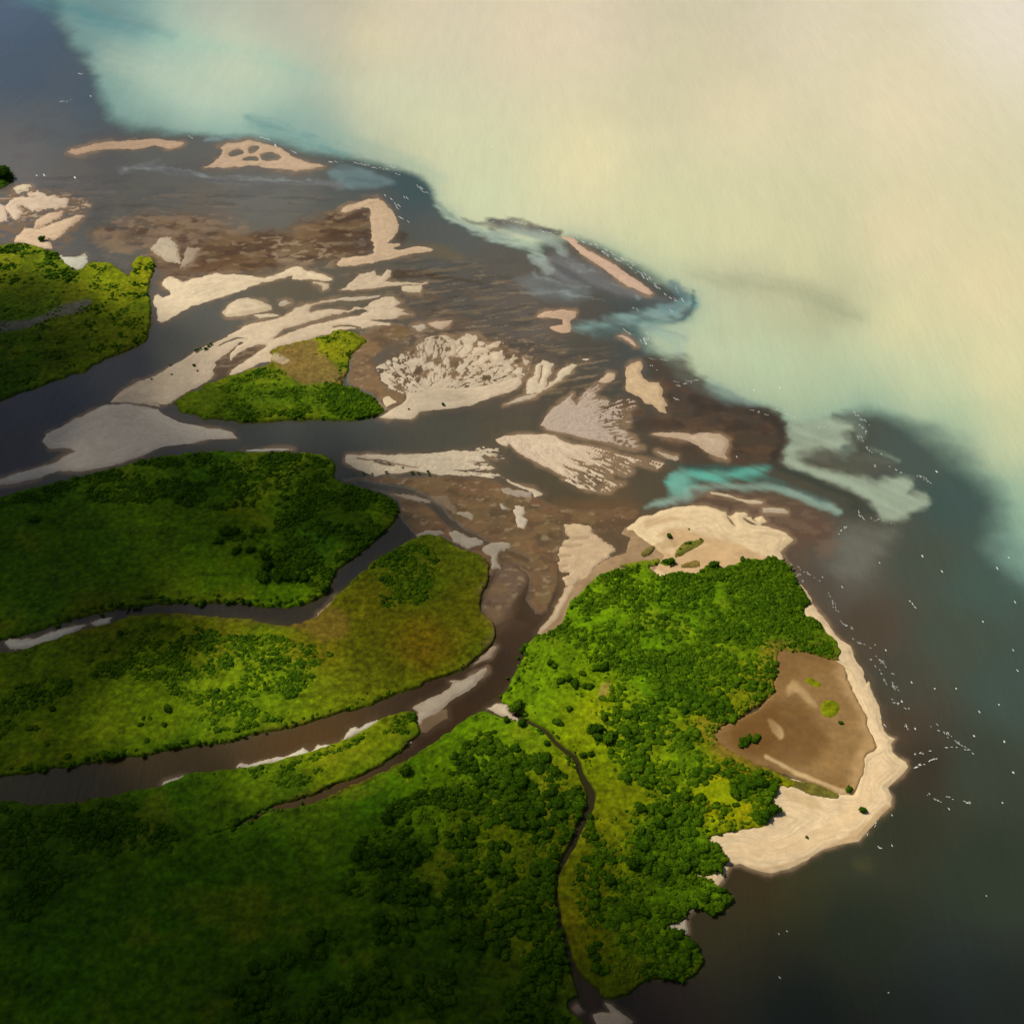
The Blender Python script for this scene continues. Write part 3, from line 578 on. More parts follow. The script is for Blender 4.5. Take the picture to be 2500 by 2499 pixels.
# beaches of the headland
bar("N 260,590 270,550 330,500 360,480 440,430 540,410 640,370 760,340 920,325 1080,330 1170,360 1250,390 1265,430 1300,430 1350,390 1430,385 1450,410 1430,440 1480,430 1500,460 1560,500 1500,450 1590,420 1650,480 1600,490 1560,510 1650,520 1740,550 1830,580 1890,650 1850,680 1800,720 1770,760 1790,830 1850,900 1910,1000 1925,1080 1800,1150 1500,1100 1000,1050 600,1050 560,900 640,800 520,700 440,670 390,620 350,560 300,580",
 name='beach', col=(232,198,146), label='curved sand beach round the north tip of the headland', streak=30, height=.9, rag=1, band=.2, paints=[
    ("N 560,600 800,540 1000,600 1180,650 1400,690 1500,760 1600,800 1700,860 1500,980 1000,980 560,980 520,800 760,760 700,640", (206,170,124), .85, 8), ("N 520,720 640,660 760,640 800,760 700,820 560,800", (190,158,112), .7, 5),
    ("N 440,470 560,440 760,430 900,470 700,480 560,510 470,560", (204,170,126), .6, 5), ("N 650,730 760,720 900,700 1100,690 1040,720 860,760 700,800", (226,196,150), .8, 3)], slits=["N 1270,440,8 1310,500,10 1340,520,4","N 1420,450,8 1470,490,12 1540,510,4"])
bar("E 1110,1640 1180,1540 1225,1470 1250,1400 1290,1370 1400,1300 1470,1240 1600,1190 1620,1110 1570,1080 1590,1040 1700,1100 1760,1160 1931,1230 F 60,1280 0,1320 E 1700,1290 1500,1320 1400,1370 1330,1450 1290,1560 1240,1620 1150,1680", name='shore', col=(166,132,92), label='damp tan shore between the beach and the brown river', height=.5, z0=-.05, rag=1.5, var=.2)
bar("E 1265,1040 1310,1025 1400,1040 1420,1090 1490,1130 1540,1180 1500,1220 1440,1260 1390,1320 1330,1350 1290,1380 1260,1370 1250,1340 1300,1310 1240,1300 1210,1250 1240,1190 1230,1160 1290,1110 1270,1070", name='sand_patch', col=(206,172,128), label='broad rippled sand patch west of the headland beach', rag=5, rs=7, z0=.3, slits=["E 1270,1110,7 1330,1120,5 1400,1110,3","E 1240,1150,7 1300,1160,5 1360,1150,2","E 1230,1215,6 1290,1215,4", "E 1230,1280,6 1270,1270,4"])
bar("E 1110,1640 1150,1590 1200,1530 1230,1480 1260,1400 1300,1370 1310,1390 1280,1440 1250,1500 1220,1560 1160,1620 1120,1650", name='sand_strip', col=(196,166,126), label='narrow sand strip along the river side of the headland', z0=.25, height=.4)
bar("F 650,1395 670,1370 700,1400 740,1470 790,1530 840,1600 880,1670 960,1720 980,1800 1020,1850 1045,1931 I 1055,0 1080,80 1115,150 1120,210 1145,280 1170,310 1210,325 1190,350 1195,400 1230,440 1270,460 1285,490 1240,550 1160,610 1190,660 1185,710 1110,780 1060,840 1000,905 900,920 800,950 700,1020 620,1060 520,1080 420,1060 350,1030 290,1030 260,1100 230,1155 190,1150 150,1105 60,1090 80,900 100,800 300,700 500,560 650,560 850,640 980,640 1010,430 1110,370 1040,220 970,60 930,-20 F 850,1850 780,1790 840,1760 860,1700 800,1620 680,1570 680,1500 730,1480 690,1430 640,1400",
 name='beach', col=(226,192,142), label='long curving sand beach round the eastern point', streak=24, height=.9, rag=1, band=.2, paints=[("I 260,960 500,900 700,880 860,800 1000,640 1080,480 1120,420 1160,480 1110,640 1030,760 900,860 700,960 520,1010 350,1000", (236,204,156), .5, 8), ("I 350,1030 520,1060 700,1000 900,900 1040,800 1170,700 1190,720 1000,915 800,960 520,1090", (198,164,118), .6, 4), ("I 560,600 700,640 820,700 780,740 700,720 600,680", (204,176,126), .6, 4)])
bar("H 400,155 480,110 560,80 610,50 640,20 610,10 680,0 E 750,1870 830,1830 835,1850 780,1910 H 740,40 700,70 640,100 600,130 560,170 520,200 470,230 450,280 430,220 440,180", col=(200,176,142), label='pointed sandbar where the two brown rivers meet', rag=1.6, rs=7, wet=9)
bar("E 750,1815 800,1770 860,1715 880,1720 850,1780 800,1800", col=(180,152,120), label='small tan sandbar upstream of the pointed bar')
bar("H 830,165 880,145 940,150 950,195 1000,225 940,215 900,205 860,180", name='sand_patch', col=(204,180,142), label='small pale sand patch at the mouth of the creek', z0=.7)
bar("H 440,180 520,190 600,160 600,210 540,250 480,300 450,300 430,240", name='sand_patch', col=(136,108,74), label='damp brown sand below the pointed sandbar', height=.3, z0=-.05, rag=2)
bar("D 1760,1570 1830,1510 1900,1440 1931,1430 E 60,1430 80,1445 50,1480 0,1500 D 1900,1560 1931,1570 1900,1600 1800,1590", name='sand_patch', col=(190,156,120), label='tan sand patch at the bend of the side channel', rag=2, z0=.2)
for s, l in [("G 1330,490 1350,475 1400,480 1480,460 1550,440 1600,440 1700,390 1740,410 1790,375 1850,370 1931,350 1931,362 1850,385 1700,430 1500,475 1380,495", 'ragged pale crust along the lower bank of the brown river'),
  ("G 920,590 930,575 980,560 1030,542 1000,570 950,595", 'small pale sand sliver on the shaded river bank'),
  ("H 55,280 80,270 110,280 140,255 200,230 215,235 190,260 120,290 60,320 20,350 0,355 30,330", 'pale crust beside the meeting of the brown rivers'),
  ("H 215,340 240,335 300,330 400,355 370,375 310,350 240,355", 'white sand streak on the green spit'),
  ("D 30,1700 60,1680 100,1690 200,1680 300,1640 420,1610 480,1600 420,1640 300,1690 140,1730 60,1730", 'pale silt along the shaded side channel'),
  ("D 520,1590 560,1570 620,1560 610,1590 550,1610", 'short silt patch along the shaded side channel')]:
    bar(s, name='sand_strip', col=(214,196,162), label=l, rag=2, rs=5, wet=3, z0=.5, warp=.5)
bar("H 1430,1880 1470,1865 1530,1870 1490,1810 1520,1820 1590,1880 1640,1920 1600,1945 1460,1945", col=(200,170,130), label='forked sandbar in dark water at the creek outlet', rag=2)
bar("H 1300,1840 1340,1820 1365,1850 1330,1870", col=(150,120,92), label='tiny dull sandbar left of the forked bar')
bar("H 1820,1385 1880,1360 I 0,1350 40,1335 45,1420 0,1425 H 1890,1410", name='beach', col=(210,186,150), label='small pocket beach under the lowest trees', z0=.3)
bar("I 55,1295 75,1275 90,1290 65,1305", name='sand_patch', col=(212,186,150), label='tiny sand patch above the pocket beach', z0=.3)
bar("E 600,1080 650,1070 700,1110 790,1130 780,1150 720,1165 670,1160 630,1130", name='sand_patch', col=(176,158,130), label='pale crust between the oval meadow and the flats', rag=3, rs=6, z0=.4)
bar("E 790,1170 850,1140 940,1140 960,1160 900,1180 880,1230 890,1280 850,1290 850,1220 810,1190", name='sand_patch', col=(170,152,124), label='crooked pale crust on the corner of the oval meadow', rag=3, rs=6, z0=.4)
bar("E 430,1100 470,1070 560,1070 590,1090 540,1095", name='sand_patch', col=(160,144,120), label='thin crust on the top edge of the oval meadow', rag=2, rs=6, z0=.4)
bar("E 290,865 340,870 420,880 500,905 470,905 380,895", name='sand_patch', col=(160,142,118), label='faint sand streak by the small side channel', rag=1.5, rs=6, z0=.35)
bar("E 500,880 600,880 660,970 640,970 560,920", name='sand_patch', col=(134,112,84), label='dull sand ribbon by the small side channel', rag=2, rs=6, z0=.35)
bar("E 660,970 720,960 750,990 740,1005 690,985", name='sand_patch', col=(170,150,122), label='small crust speck right of the side channel', rag=2, rs=6, z0=.4)
for s, c, l in [("A 80,1060 130,1040 185,1050 150,1070 100,1085", (214,190,154), 'small pale sand patch below the lone left tree clump'),
  ("A 50,1130 90,1110 200,1110 150,1090 210,1075 260,1100 380,1120 370,1160 290,1170 180,1185 150,1160 90,1150 130,1200 80,1230 20,1160", (216,186,152), 'ragged pale sand patches near the left edge'),
  ("A 0,1150 30,1170 40,1230 0,1250 -120,1250 -120,1150", (216,186,152), 'pale sand patch cut by the left edge'),
  ("A 180,1290 200,1240 280,1200 355,1185 340,1220 260,1260", (214,178,140), 'slanted tan sand blade near the left meadow'),
  ("A 80,1355 130,1280 220,1290 300,1260 420,1220 470,1215 380,1280 330,1330 250,1350 290,1390 230,1390 150,1370", (220,184,144), 'broad tan sand blade bordering the left meadow'),
  ("A 330,1440 420,1450 480,1430 480,1480 440,1520 400,1500", (206,196,166), 'white sand notch bitten into the left meadow'),
  ("A 850,1400 900,1340 960,1340 1000,1390 1010,1480 930,1450", (190,168,136), 'pale mud lobe above the channel bend'),
  ("A 1020,1500 1050,1390 1120,1400 1090,1460 1050,1490", (168,144,116), 'brown mud lobe right of the pale one')]:
    bar(s, name='sand_patch', col=c, label=l, rag=2.6, rs=9, z0=.3)
# faint silt tones in the mud and braids left of centre
def mudtone(s, col, op, soft=7, warp=2.2):
    pl(s, col, op, soft, warp, .6)
mudtone("A 520,1320 600,1290 740,1380 820,1370 820,1400 620,1430", (140,118,92), .8)
mudtone("A 655,1230 720,1212 755,1290 700,1280", (146,120,98), .8)
mudtone("A 1140,1290 1200,1250 1310,1240 1280,1270 1180,1310", (134,114,92), .8)
mudtone("A 890,1240 960,1250 1030,1270 1060,1350 980,1340", (138,116,92), .8)
mudtone("A 1560,1360 1600,1350 1610,1440 1640,1470 1700,1480 1600,1490 1560,1450", (140,122,98), .7)
mudtone("A 1350,1330 1500,1290 1620,1320 1750,1290 1931,1180 B 130,1180 170,1300 160,1420 0,1450 A 1800,1430 1650,1390 1450,1440 1200,1500 1060,1530 1100,1400", (92,66,40), .7)
mudtone("A 1100,1450 1250,1430 1400,1440 1560,1440 1550,1500 1250,1520 1050,1540", (112,82,46), .6)
mudtone("K 0,360 100,330 250,290 380,260 400,420 410,620 300,720 160,690 0,560", (92,68,40), .8)
mudtone("K 60,340 220,300 230,480 120,560 0,560", (76,56,38), .5)
mudtone("K 400,1450 700,1420 1000,1440 1500,1480 1400,1600 900,1560 500,1650 300,1620", (110,90,66), .6, 14)
mudtone("L 0,450 90,520 400,760 360,760 200,680 60,620 0,640", (118,92,64), .7)
mudtone("L 100,500 300,480 450,260 700,170 1000,140 1300,200 1600,380 1540,560 1300,620 700,680 300,720", (114,88,60), .7, 12)
mudtone("L 1130,560 1150,470 1260,420 1330,470 1340,560 1220,610 1140,600", (84,74,50), .8)
mudtone("J 640,1020 660,950 850,790 1100,760 1180,800 1050,880 850,1000 820,1080 700,1090", (100,78,54), .8, 5)
BR = "A 880,1200 1150,1230 1350,1330 1700,1260 1931,1160 2080,1180 2100,1300 2050,1430 1931,1470 1700,1480 1400,1540 1050,1590 900,1610 860,1500 840,1380 500,1330 560,1280"
pn(BR, (80,58,38), .75, 26, .12, .5, seed=1); pn(BR, (146,126,98), .7, 17, .42, .3, seed=2, oct=5); pn(BR, (128,104,70), .6, 40, .25, .4, seed=3)
pn("A 540,1240 850,1180 1100,1200 1350,1230 1400,1300 1000,1360 850,1480 700,1480 560,1400", (142,118,94), .7, 22, .15, .35, seed=4)
pn("A 1480,1330 1750,1340 1900,1400 1900,1490 1700,1500 1540,1480", (160,140,112), .8, 12, .3, .25, seed=5, oct=5)
pn("L 60,440 400,300 560,150 900,120 1330,160 1640,200 1640,400 1540,560 1200,640 700,700 300,720 100,600", (86,66,46), .6, 12, .15, .3, seed=6)
pn("L 60,440 400,300 560,150 900,120 1330,160 1640,200 1640,400 1540,560 1200,640 700,700 300,720 100,600", (176,152,120), .6, 8, .38, .2, seed=7, oct=5)
pn("J 640,1020 660,950 850,790 1100,760 1180,800 1050,880 850,1000", (150,128,100), .7, 8, .25, .3, soft=5, seed=8)
pn("K 0,1340 400,1330 760,1330 900,1400 1300,1440 1500,1600 1000,1560 600,1500 380,1480", (164,142,112), .8, 8, .33, .2, seed=9, oct=5)
pn("K 600,1100 1100,1000 1500,1100 1700,1400 1200,1500 900,1330 700,1200", (110,90,68), .5, 30, .1, .5, seed=10)
pn("M 900,900 1400,700 1700,560 1931,700 F 300,400 500,440 580,600 500,680 200,660 0,600 M 1500,1000", (100,76,54), .6, 24, .1, .5, seed=11)
pn("M 900,900 1400,700 1700,560 1931,700 F 300,400 500,440 580,600 500,680 200,660 0,600 M 1500,1000", (60,52,44), .5, 30, .25, .4, seed=12)
pn("F 120,850 400,850 560,890 700,930 880,1010 900,1200 700,1250 640,1140 500,1060 280,960 60,905", (126,104,84), .5, 20, .15, .4, seed=13)
pn("A 0,1000 500,1100 900,1150 880,1350 480,1380 500,1150 300,1060 0,1090", (84,80,72), .5, 30, .1, .5, seed=14)
pn("A -100,1080 400,1060 500,1150 480,1260 300,1420 100,1360 -100,1350", (128,104,76), .8, 16, -.1, .4, seed=15)
pn("A -100,1100 400,1080 500,1150 450,1200 -100,1260", (206,178,146), .85, 10, .3, .15, seed=16, oct=5)
pn("A 300,600 1200,900 1900,1000 1900,1200 900,1150 300,1100 0,800", (86,84,86), .35, 60, .1, .6, seed=17)
pn("W 900,450 1150,560 1250,700 1100,900 850,850 760,650 830,500", (78,74,66), .35, 45, .1, .6, seed=18)
pn("E 400,1200 1100,1250 1200,1450 1050,1650 800,1600", (84,66,46), .5, 18, .1, .4, seed=19)
# faint submerged streaks drawn out along the flow
FLOW = "J 600,780 900,600 1400,420 1931,300 B 0,1480 400,1450 900,1500 1100,1700 1200,1900 M 900,300 1300,300 1350,700 1400,760 900,1000 500,600 0,300 K 400,1300 0,1100 J 1300,500"
for k_, (cc_, op_, th_) in enumerate([((132,114,88), .5, .3), ((158,138,110), .45, .5), ((66,62,54), .45, .25)]):
    w, d = sdf(FLOW, 40, 1, 2); r = fbm((GX[w]+.25*GY[w])/5, GY[w]-.2*GX[w]+6*n120[w], 9, 4, 140+7*k_, .6)
    mixin(wat, w, sstep(-25, 25, d)*sstep(th_, th_+.3, r)*op_, alb(cc_))
FL2 = "A 0,1000 400,980 1000,1060 1800,1060 1931,1150 B 300,1100 300,1500 0,1450 A 1900,1200 1200,1200 900,1150 600,1260 500,1400 850,1600 860,1400 500,1430 480,1100"
for k_, (cc_, op_, th_) in enumerate([((124,112,98), .4, .35), ((70,66,64), .4, .25)]):
    w, d = sdf(FL2, 40, 1, 2); r = fbm(GX[w]/5, GY[w]+8*n120[w], 12, 4, 160+7*k_, .6)
    mixin(wat, w, sstep(-25, 25, d)*sstep(th_, th_+.3, r)*op_, alb(cc_))
# shallow halo round every bar
sh = sstep(-20, 0, SANDU+4*n15)*.26*sstep(0, 60, edge+30)
WCOL[:] = WCOL*(1-sh[..., None])+alb((122,100,76))*sh[..., None]
sh = sstep(-7-7*sstep(-.2, .8, n120+n30), 0, SANDU+2*n15)*.6*sstep(-.6, .5, n30+n120)*sstep(0, 60, edge+30)
WCOL[:] = WCOL*(1-sh[..., None])+alb((158,132,102))*sh[..., None]
build_bars()
# ------------------------------------------------------------------ brown flats and dry pan
def flat(s, name, col, col2, label, z0=.12, height=.2, rag=2, rs=12, wet=8, soft=10, mat=None, holes=(), grow=0, fleck=1, paints=()):
    w, d = sdf(s, 40, 1, 1.4)
    d = d+grow+rag*fbm(GX[w], GY[w], rs, 3, 47)
    for h in holes:
        w2, d2 = sline(h, 40, 1.2); d = np.minimum(d, -full(d2, w2)[w])
    z = (np.clip(d*.05, -.4, height)+z0*np.clip(d/6, -1, 1)).astype(f32)
    k = sstep(-.5, .6, n30[w]+.5*n120[w])[..., None]
    c = alb(col)*(1-k)+alb(col2)*k
    c = c*(1+.10*n8[w]+.08*n3[w])[..., None]
    for cc, sc, th, op, sd_ in (((84,64,38), 20, .2, .6, 1), ((160,138,104), 9, .5, .6, 2), ((132,104,62), 34, .2, .5, 3)):
        q = (sstep(th-.12, th+.14, fbm(GX[w], GY[w]*1.4, sc, 5, 120+sd_))*op*fleck)[..., None]; c = c*(1-q)+alb(cc)*q
    for ps, pc, po, pf in paints:
        w2, d2 = (sline(ps, 40, 1.2) if ps.count(',') > ps.count(' ')*1.5 else sdf(ps, 40, 1, 1.2)); q = (sstep(-pf, pf, full(d2, w2)[w]+2*n15[w]+1.5*n8[w])*po)[..., None]
        c = c*(1-q)+alb(pc)*(1+.08*n8[w])[..., None]*q
    e = (1-sstep(0, soft, d))[..., None]
    c = c*(1-e)+WCOL[w]*e
    patch(name, w, d, z, c.astype(f32), mat or MAT_MUD, label)
flat("E -40,780 190,765 500,755 700,760 900,785 1080,865 1130,885 1200,925 1350,955 1500,945 1600,930 1680,965 1650,1020 1560,1080 1420,1085 1280,1030 1240,1180 1215,1280 1225,1400 1180,1500 1110,1560 1040,1480 1060,1400 1030,1280 930,1240 880,1290 830,1340 800,1240 640,1160 560,1100 430,1110 370,1050 340,1000 330,930 290,880 150,820 60,800", 'mudflat', (116,86,54), (104,84,50), 'broad brown tidal flat between the sandbars and the headland',
     holes=["E 100,805,8 300,835,14 430,870,16 520,930,16 600,1000,18 680,1080,16 760,1120,12 850,1145,8 950,1185,10 1050,1235,12"])
flat("E 870,1240 930,1230 1030,1300 1040,1380 960,1520 900,1600 850,1620 820,1560 780,1500 800,1440 850,1350", 'mudflat', (112,88,66), (122,96,70), 'submerged brown shoal at the head of the brown river', z0=.03, height=.06, soft=14)
flat("E 60,-20 300,-110 480,-30 230,60 180,150 250,260 360,310 380,380 280,400 200,330 60,262 20,220 50,100", 'mudflat', (122,94,62), (110,88,58), 'brown flat between the green island and the sand fan')
PAN = "F 535,1745 560,1735 700,1762 850,1800 905,1850 930,1920 I 950,25 1000,160 1060,250 1090,340 1105,385 1040,425 1010,560 985,635 920,628 800,600 700,555 560,500 400,462 300,425 200,375 185,290 330,235 440,200 490,130 545,60"
flat(PAN, 'mud_pan', (136,104,60), (152,120,74), 'dry brown pan enclosed by the eastern beach', z0=1.12, height=.15, rag=2.5, mat=MAT_SAND, grow=7, soft=.1, fleck=.2, paints=[("F 860,1780 960,1780 I 990,0 1040,120 1100,240 1130,380 1060,440 1040,600 1000,680 900,660 960,600 980,440 1060,360 1020,250 960,150 900,20 F 860,1880", (186,152,104), .8, 14), ("I 240,340 420,180 600,120 800,260 860,380 760,470 640,500 460,440", (116,84,44), .6, 18),
  ("I 475,225 510,235 560,280 578,330 545,342 510,300 480,260", (196,166,116), .95, 4), ("I 590,100 600,20 640,0 700,60 775,150 760,165 700,110 650,70", (190,158,108), .9, 6), ("I 770,400 860,385 890,450 900,540 800,500", (158,122,72), .6, 12),
  ("I 480,440,9 560,480,12 680,540,12 780,590,11 900,630,11 1000,650,12", (206,176,126), .95, 4), ("F 620,1900 700,1840 800,1820 860,1860 700,1931", (146,112,64), .6, 12), ("I 200,300 330,250 480,180 560,60 520,400 380,440 260,380", (116,80,36), .55, 16)])
# ------------------------------------------------------------------ meadows
GR = notes("""0,470:124,136,18 100,480:112,132,16 200,520:130,144,8 280,500:140,146,14 100,560:90,108,8 150,600:95,110,10 0,640:90,108,8 270,620:104,116,10 0,740:80,100,8 0,330:60,88,10
500,650:128,128,30 600,650:130,140,10 660,640:128,136,20 560,680:136,124,36 640,700:120,128,14 450,740:92,116,6 550,740:96,124,6 650,760:92,122,6 700,780:96,130,6 400,780:88,112,8
100,940:94,116,6 400,900:84,112,6 300,980:112,128,4 450,990:126,134,4 200,1050:94,118,4 420,1080:122,136,2 550,1110:136,148,2 100,1150:92,112,8 650,950:80,112,6 0,1050:92,112,6 600,1020:84,116,6
150,1180:114,112,12 400,1180:128,120,10 600,1190:130,108,14 800,1220:124,106,14 880,1150:104,104,8 850,1060:92,104,8 780,1080:88,112,6 700,1150:108,108,10 500,1280:112,132,4 300,1300:116,134,4 200,1380:112,126,4 50,1380:102,120,6 100,1260:104,120,6 700,1280:116,114,8
500,1460:112,126,4 620,1440:128,134,6 700,1380:130,138,6 740,1350:130,132,10 300,1520:92,112,8 550,1500:98,112,8 50,1600:80,100,14
700,1500:96,128,4 500,1600:92,118,4 400,1680:92,118,4 650,1600:102,122,4 750,1450:112,150,2 850,1390:112,152,2 200,1800:92,116,6 600,1800:92,114,6 920,1350:108,146,4
1000,1300:112,150,2 1040,1240:104,140,4 1120,1330:134,152,2 1090,1400:130,150,2 1150,1430:128,150,2 1180,1500:120,134,2 1000,1380:108,142,4 1100,1290:116,150,2 940,1600:124,122,4 960,1700:122,122,4 1080,1650:112,120,4 1070,1750:112,114,6 1120,1560:116,124,4 1350,1500:160,158,2
1100,1150:104,146,2 1200,1200:92,136,2 1300,1150:88,128,4 1150,1110:112,146,6 1400,1250:100,128,4 1450,1290:116,124,8 1400,1180:84,122,4 1500,1180:80,118,4 1430,1340:112,124,4 1380,1400:132,118,16 1350,1370:126,132,6 1250,1300:92,138,2 1550,1240:92,116,8
1300,1450:96,132,4 1300,1600:84,124,2 1250,1750:80,118,2 850,1800:80,98,8 500,1900:80,96,8 1000,1900:86,98,10 850,1700:88,114,4 1250,1850:90,100,8 1300,1700:80,118,2""")
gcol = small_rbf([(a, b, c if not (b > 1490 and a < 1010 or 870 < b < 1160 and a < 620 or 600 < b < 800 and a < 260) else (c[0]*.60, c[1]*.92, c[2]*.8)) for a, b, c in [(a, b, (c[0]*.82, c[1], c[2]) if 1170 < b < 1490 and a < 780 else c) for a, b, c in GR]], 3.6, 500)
gr_n = fbm(GX, GY, 14, 4, 51); gr_m = fbm(GX, GY, 55, 4, 52); gr_f = fbm(GX, GY, 4.5, 3, 53)
gcol = gcol*(1+.26*gr_n+.16*gr_m+.34*gr_f+.12*n3)[..., None].clip(.3, 1.9)
yel = alb((150,140,30)); k = (sstep(.25, .9, gr_m+.4*gr_n)*.35)[..., None]
gcol = gcol*(1-k)+yel*k*(.8+.3*gr_f[..., None]).clip(.4, 1.4)
gcol *= np.array([.88, .86, .9], f32)
sh_ = sstep(900, 300, U*.6-V*.25+500)[..., None]*0; gcol = gcol*np.array([1, 1, .6], f32)
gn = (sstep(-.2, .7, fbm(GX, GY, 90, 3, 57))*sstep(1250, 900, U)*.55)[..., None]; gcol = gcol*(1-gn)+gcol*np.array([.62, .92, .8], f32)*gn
st_ = fbm(GX*.35, GY, 5, 3, 58)+.5*gr_f; gcol = gcol*(1+.16*st_)[..., None].clip(.5, 1.6)
def gpaint(s, col, op=1, soft=6, warp=1.4, line=False, rag=1.0):
    w, d = (sline(s, 60, warp) if line else sdf(s, soft*2+6, 1, warp))
    m = (sstep(-soft, soft, d+rag*3*n15[w])*op)[..., None]
    gcol[w] = gcol[w]*(1-m)+alb(col)*(1+.2*gr_f[w]+.15*gr_n[w])[..., None].clip(.4,1.6)*m
# bare and dry places
gpaint("J 1250,900 1400,800 1550,730 1660,760 1640,850 1700,900 1931,1080 1931,1180 1700,1150 1500,1180 1350,1050 1250,980", (134,106,62), .75, 8)
gpaint("J 1200,890 1300,880 1400,935 1390,970 1300,975 1200,950", (180,162,128), .9, 3)
gpaint("I 190,290 330,240 480,170 540,60 F 520,1700 420,1740 I 420,60 380,180 240,240 60,215 90,290 140,350 220,380", (140,128,26), .6, 8)
gpaint("I 200,310 260,300 330,370 420,440 400,470 300,430 220,370", (112,78,28), .7, 7)
gpaint("D 1500,1590 1650,1560 1850,1480 1931,1520 E 60,1580 30,1680 D 1850,1700 1700,1640", (132,104,40), .6, 10)
gpaint("H 1440,60 1500,20 1520,40 1500,110 1440,130", (176,152,70), .7, 6)
gpaint("H 300,520 400,440 480,380 G 1931,640 1800,690 1600,700 G 1700,650 H 200,520", (104,76,22), .7, 8)
gpaint("H 380,330 440,340 420,400 300,480 150,560 60,560 200,500 320,430", (118,84,34), .75, 6)
gpaint("I 40,630 240,555 290,600 280,650 355,690 330,710 180,705", (138,154,2), .9, 5)
gpaint("A 0,1650 100,1700 350,1720 500,1700 430,1760 300,1800 0,1830 -120,1830 -120,1650", (70,92,12), .4, 12)
gpaint("A -120,1830 50,1820 200,1800 300,1750 400,1705 500,1700 510,1715 430,1770 300,1790 150,1850 40,1870 -120,1880", (104,100,92), .85, 5, rag=.4)
gpaint("N 560,520 840,560 1050,640 700,880 620,900", (150,124,60), .0, 8)
gpaint("E 560,1080,10 640,1130,10 780,1180,14 850,1260,18 830,1340,16 790,1430,20 830,1560,24 890,1620,22 870,1700,18 740,1810,12 620,1900,8", (122,98,50), .75, 12, 1.8, True, 2)
gpaint("D 700,1560,6 1050,1545,9 1400,1590,10 1700,1620,12", (116,96,36), .6, 9, 1.6, True, 2)
gpaint("G 300,500,8 800,440,8 1300,355,8 1900,200,8", (104,92,26), .5, 8, 1.6, True, 2)
gpaint("D 0,1740,8 300,1690,8 650,1590,8", (96,88,40), .6, 8, 1.6, True, 2)
# wheel ruts worn through the grass
for s in ["E 1180,1640,1.6 1140,1760,1.6 1090,1880,1.6 H 1050,60,1.6", "E 1210,1650,1.6 1165,1770,1.6 1120,1890,1.6", "N 40,1180,3 130,1120,3 250,1085,3 440,1060,3","N 70,1180,3 150,1135,3 260,1105,3 430,1080,3",
          "H 700,320,1.5 500,440,1.5 300,570,1.5 100,760,1.5 0,860,1.5 G 1850,1000,1.5", "H 740,330,1.5 540,450,1.5 340,590,1.5 140,780,1.5 40,900,1.5", "H 640,310,1.5 440,430,1.5 200,560,1.5 0,640,1.5 G 1700,800,1.5 1300,1020,1.5 800,1280,1.5 400,1480,1.5",
          "H 660,330,1.5 460,450,1.5 220,590,1.5 0,670,1.5"]:
    gpaint(s, (50,66,8), .75, 2.0, .5, True, .2)
CREEK = "H 1050,235,7 1120,265,8 1170,310,10 1250,390,12 1330,445,12 1350,520,11 1395,600,17 1415,680,22 1370,780,22 1330,870,20 1300,950,14 1230,1060,10 1205,1180,6 1222,1290,8 1250,1400,12 1280,1520,12 1310,1640,16 1360,1720,34 1410,1790,60"
def meadow(polys, label, lines=(), hgt=1.5, cuts=()):
    sd = sdfs(polys, 60, .8)
    sd = sd+2.6*n15+1.8*n8+1.6*fbm(GX, GY, 5, 3, 59, .6)
    for c in cuts:
        w2, d2 = sline(c, 60, .8); sd = np.minimum(sd, -full(d2, w2))
    z = (np.clip(sd*.45, -.6, 1.7)+(hgt-.9)*np.clip(sd/40, 0, 1)+.25*gr_m*np.clip(sd/20, 0, 1)).astype(f32)
    LAND[:] = np.maximum(LAND, sd)
    e = (1-sstep(.5, 3.4, sd+1.0*n8))[..., None]*.6*(PANS < -12)[..., None]  # bank shade painted in as a dark rim on the grass edge
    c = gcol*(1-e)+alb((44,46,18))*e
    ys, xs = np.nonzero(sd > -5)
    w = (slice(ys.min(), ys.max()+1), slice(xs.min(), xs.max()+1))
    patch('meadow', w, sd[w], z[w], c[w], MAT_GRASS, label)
LAND = np.full(U.shape, BIG, f32)
w_, d_ = sdf(PAN, 60, 1, 1.4); PANS = full(d_, w_)
k_ = (sstep(-34, 2, PANS+6*n15)*.7)[..., None]; gcol = gcol*(1-k_)+alb((128,106,40))*(1+.25*gr_f+.2*gr_n)[..., None].clip(.4, 1.6)*k_
M1 = "A -120,1400 0,1390 50,1370 100,1355 180,1370 240,1395 310,1410 330,1440 370,1480 420,1530 455,1510 480,1475 540,1470 600,1475 640,1490 690,1530 720,1545 745,1520 730,1470 760,1445 850,1440 875,1465 870,1500 850,1560 835,1600 830,1650 840,1700 835,1740 848,1800 840,1870 800,1931 D 700,70 560,125 450,185 330,225 200,270 100,310 0,345 -200,400"
M0 = "A -120,925 0,936 40,950 75,980 70,1015 30,1045 0,1060 -120,1080"
M2 = "J 280,1340 340,1290 400,1250 520,1200 640,1130 760,1090 850,1060 1000,1020 1100,990 1200,960 1230,880 1200,850 1300,800 1400,770 1550,720 1650,690 1750,680 1850,650 K 0,1450 130,1420 250,1440 370,1500 385,1530 300,1570 240,1640 200,1720 190,1800 150,1870 60,1920 E 30,200 0,255 60,265 120,290 200,330 260,385 240,410 180,440 80,450 0,455 D 1800,455 1700,450 1500,460 1330,462 1200,450 1100,430 1030,410 980,385 1000,365"
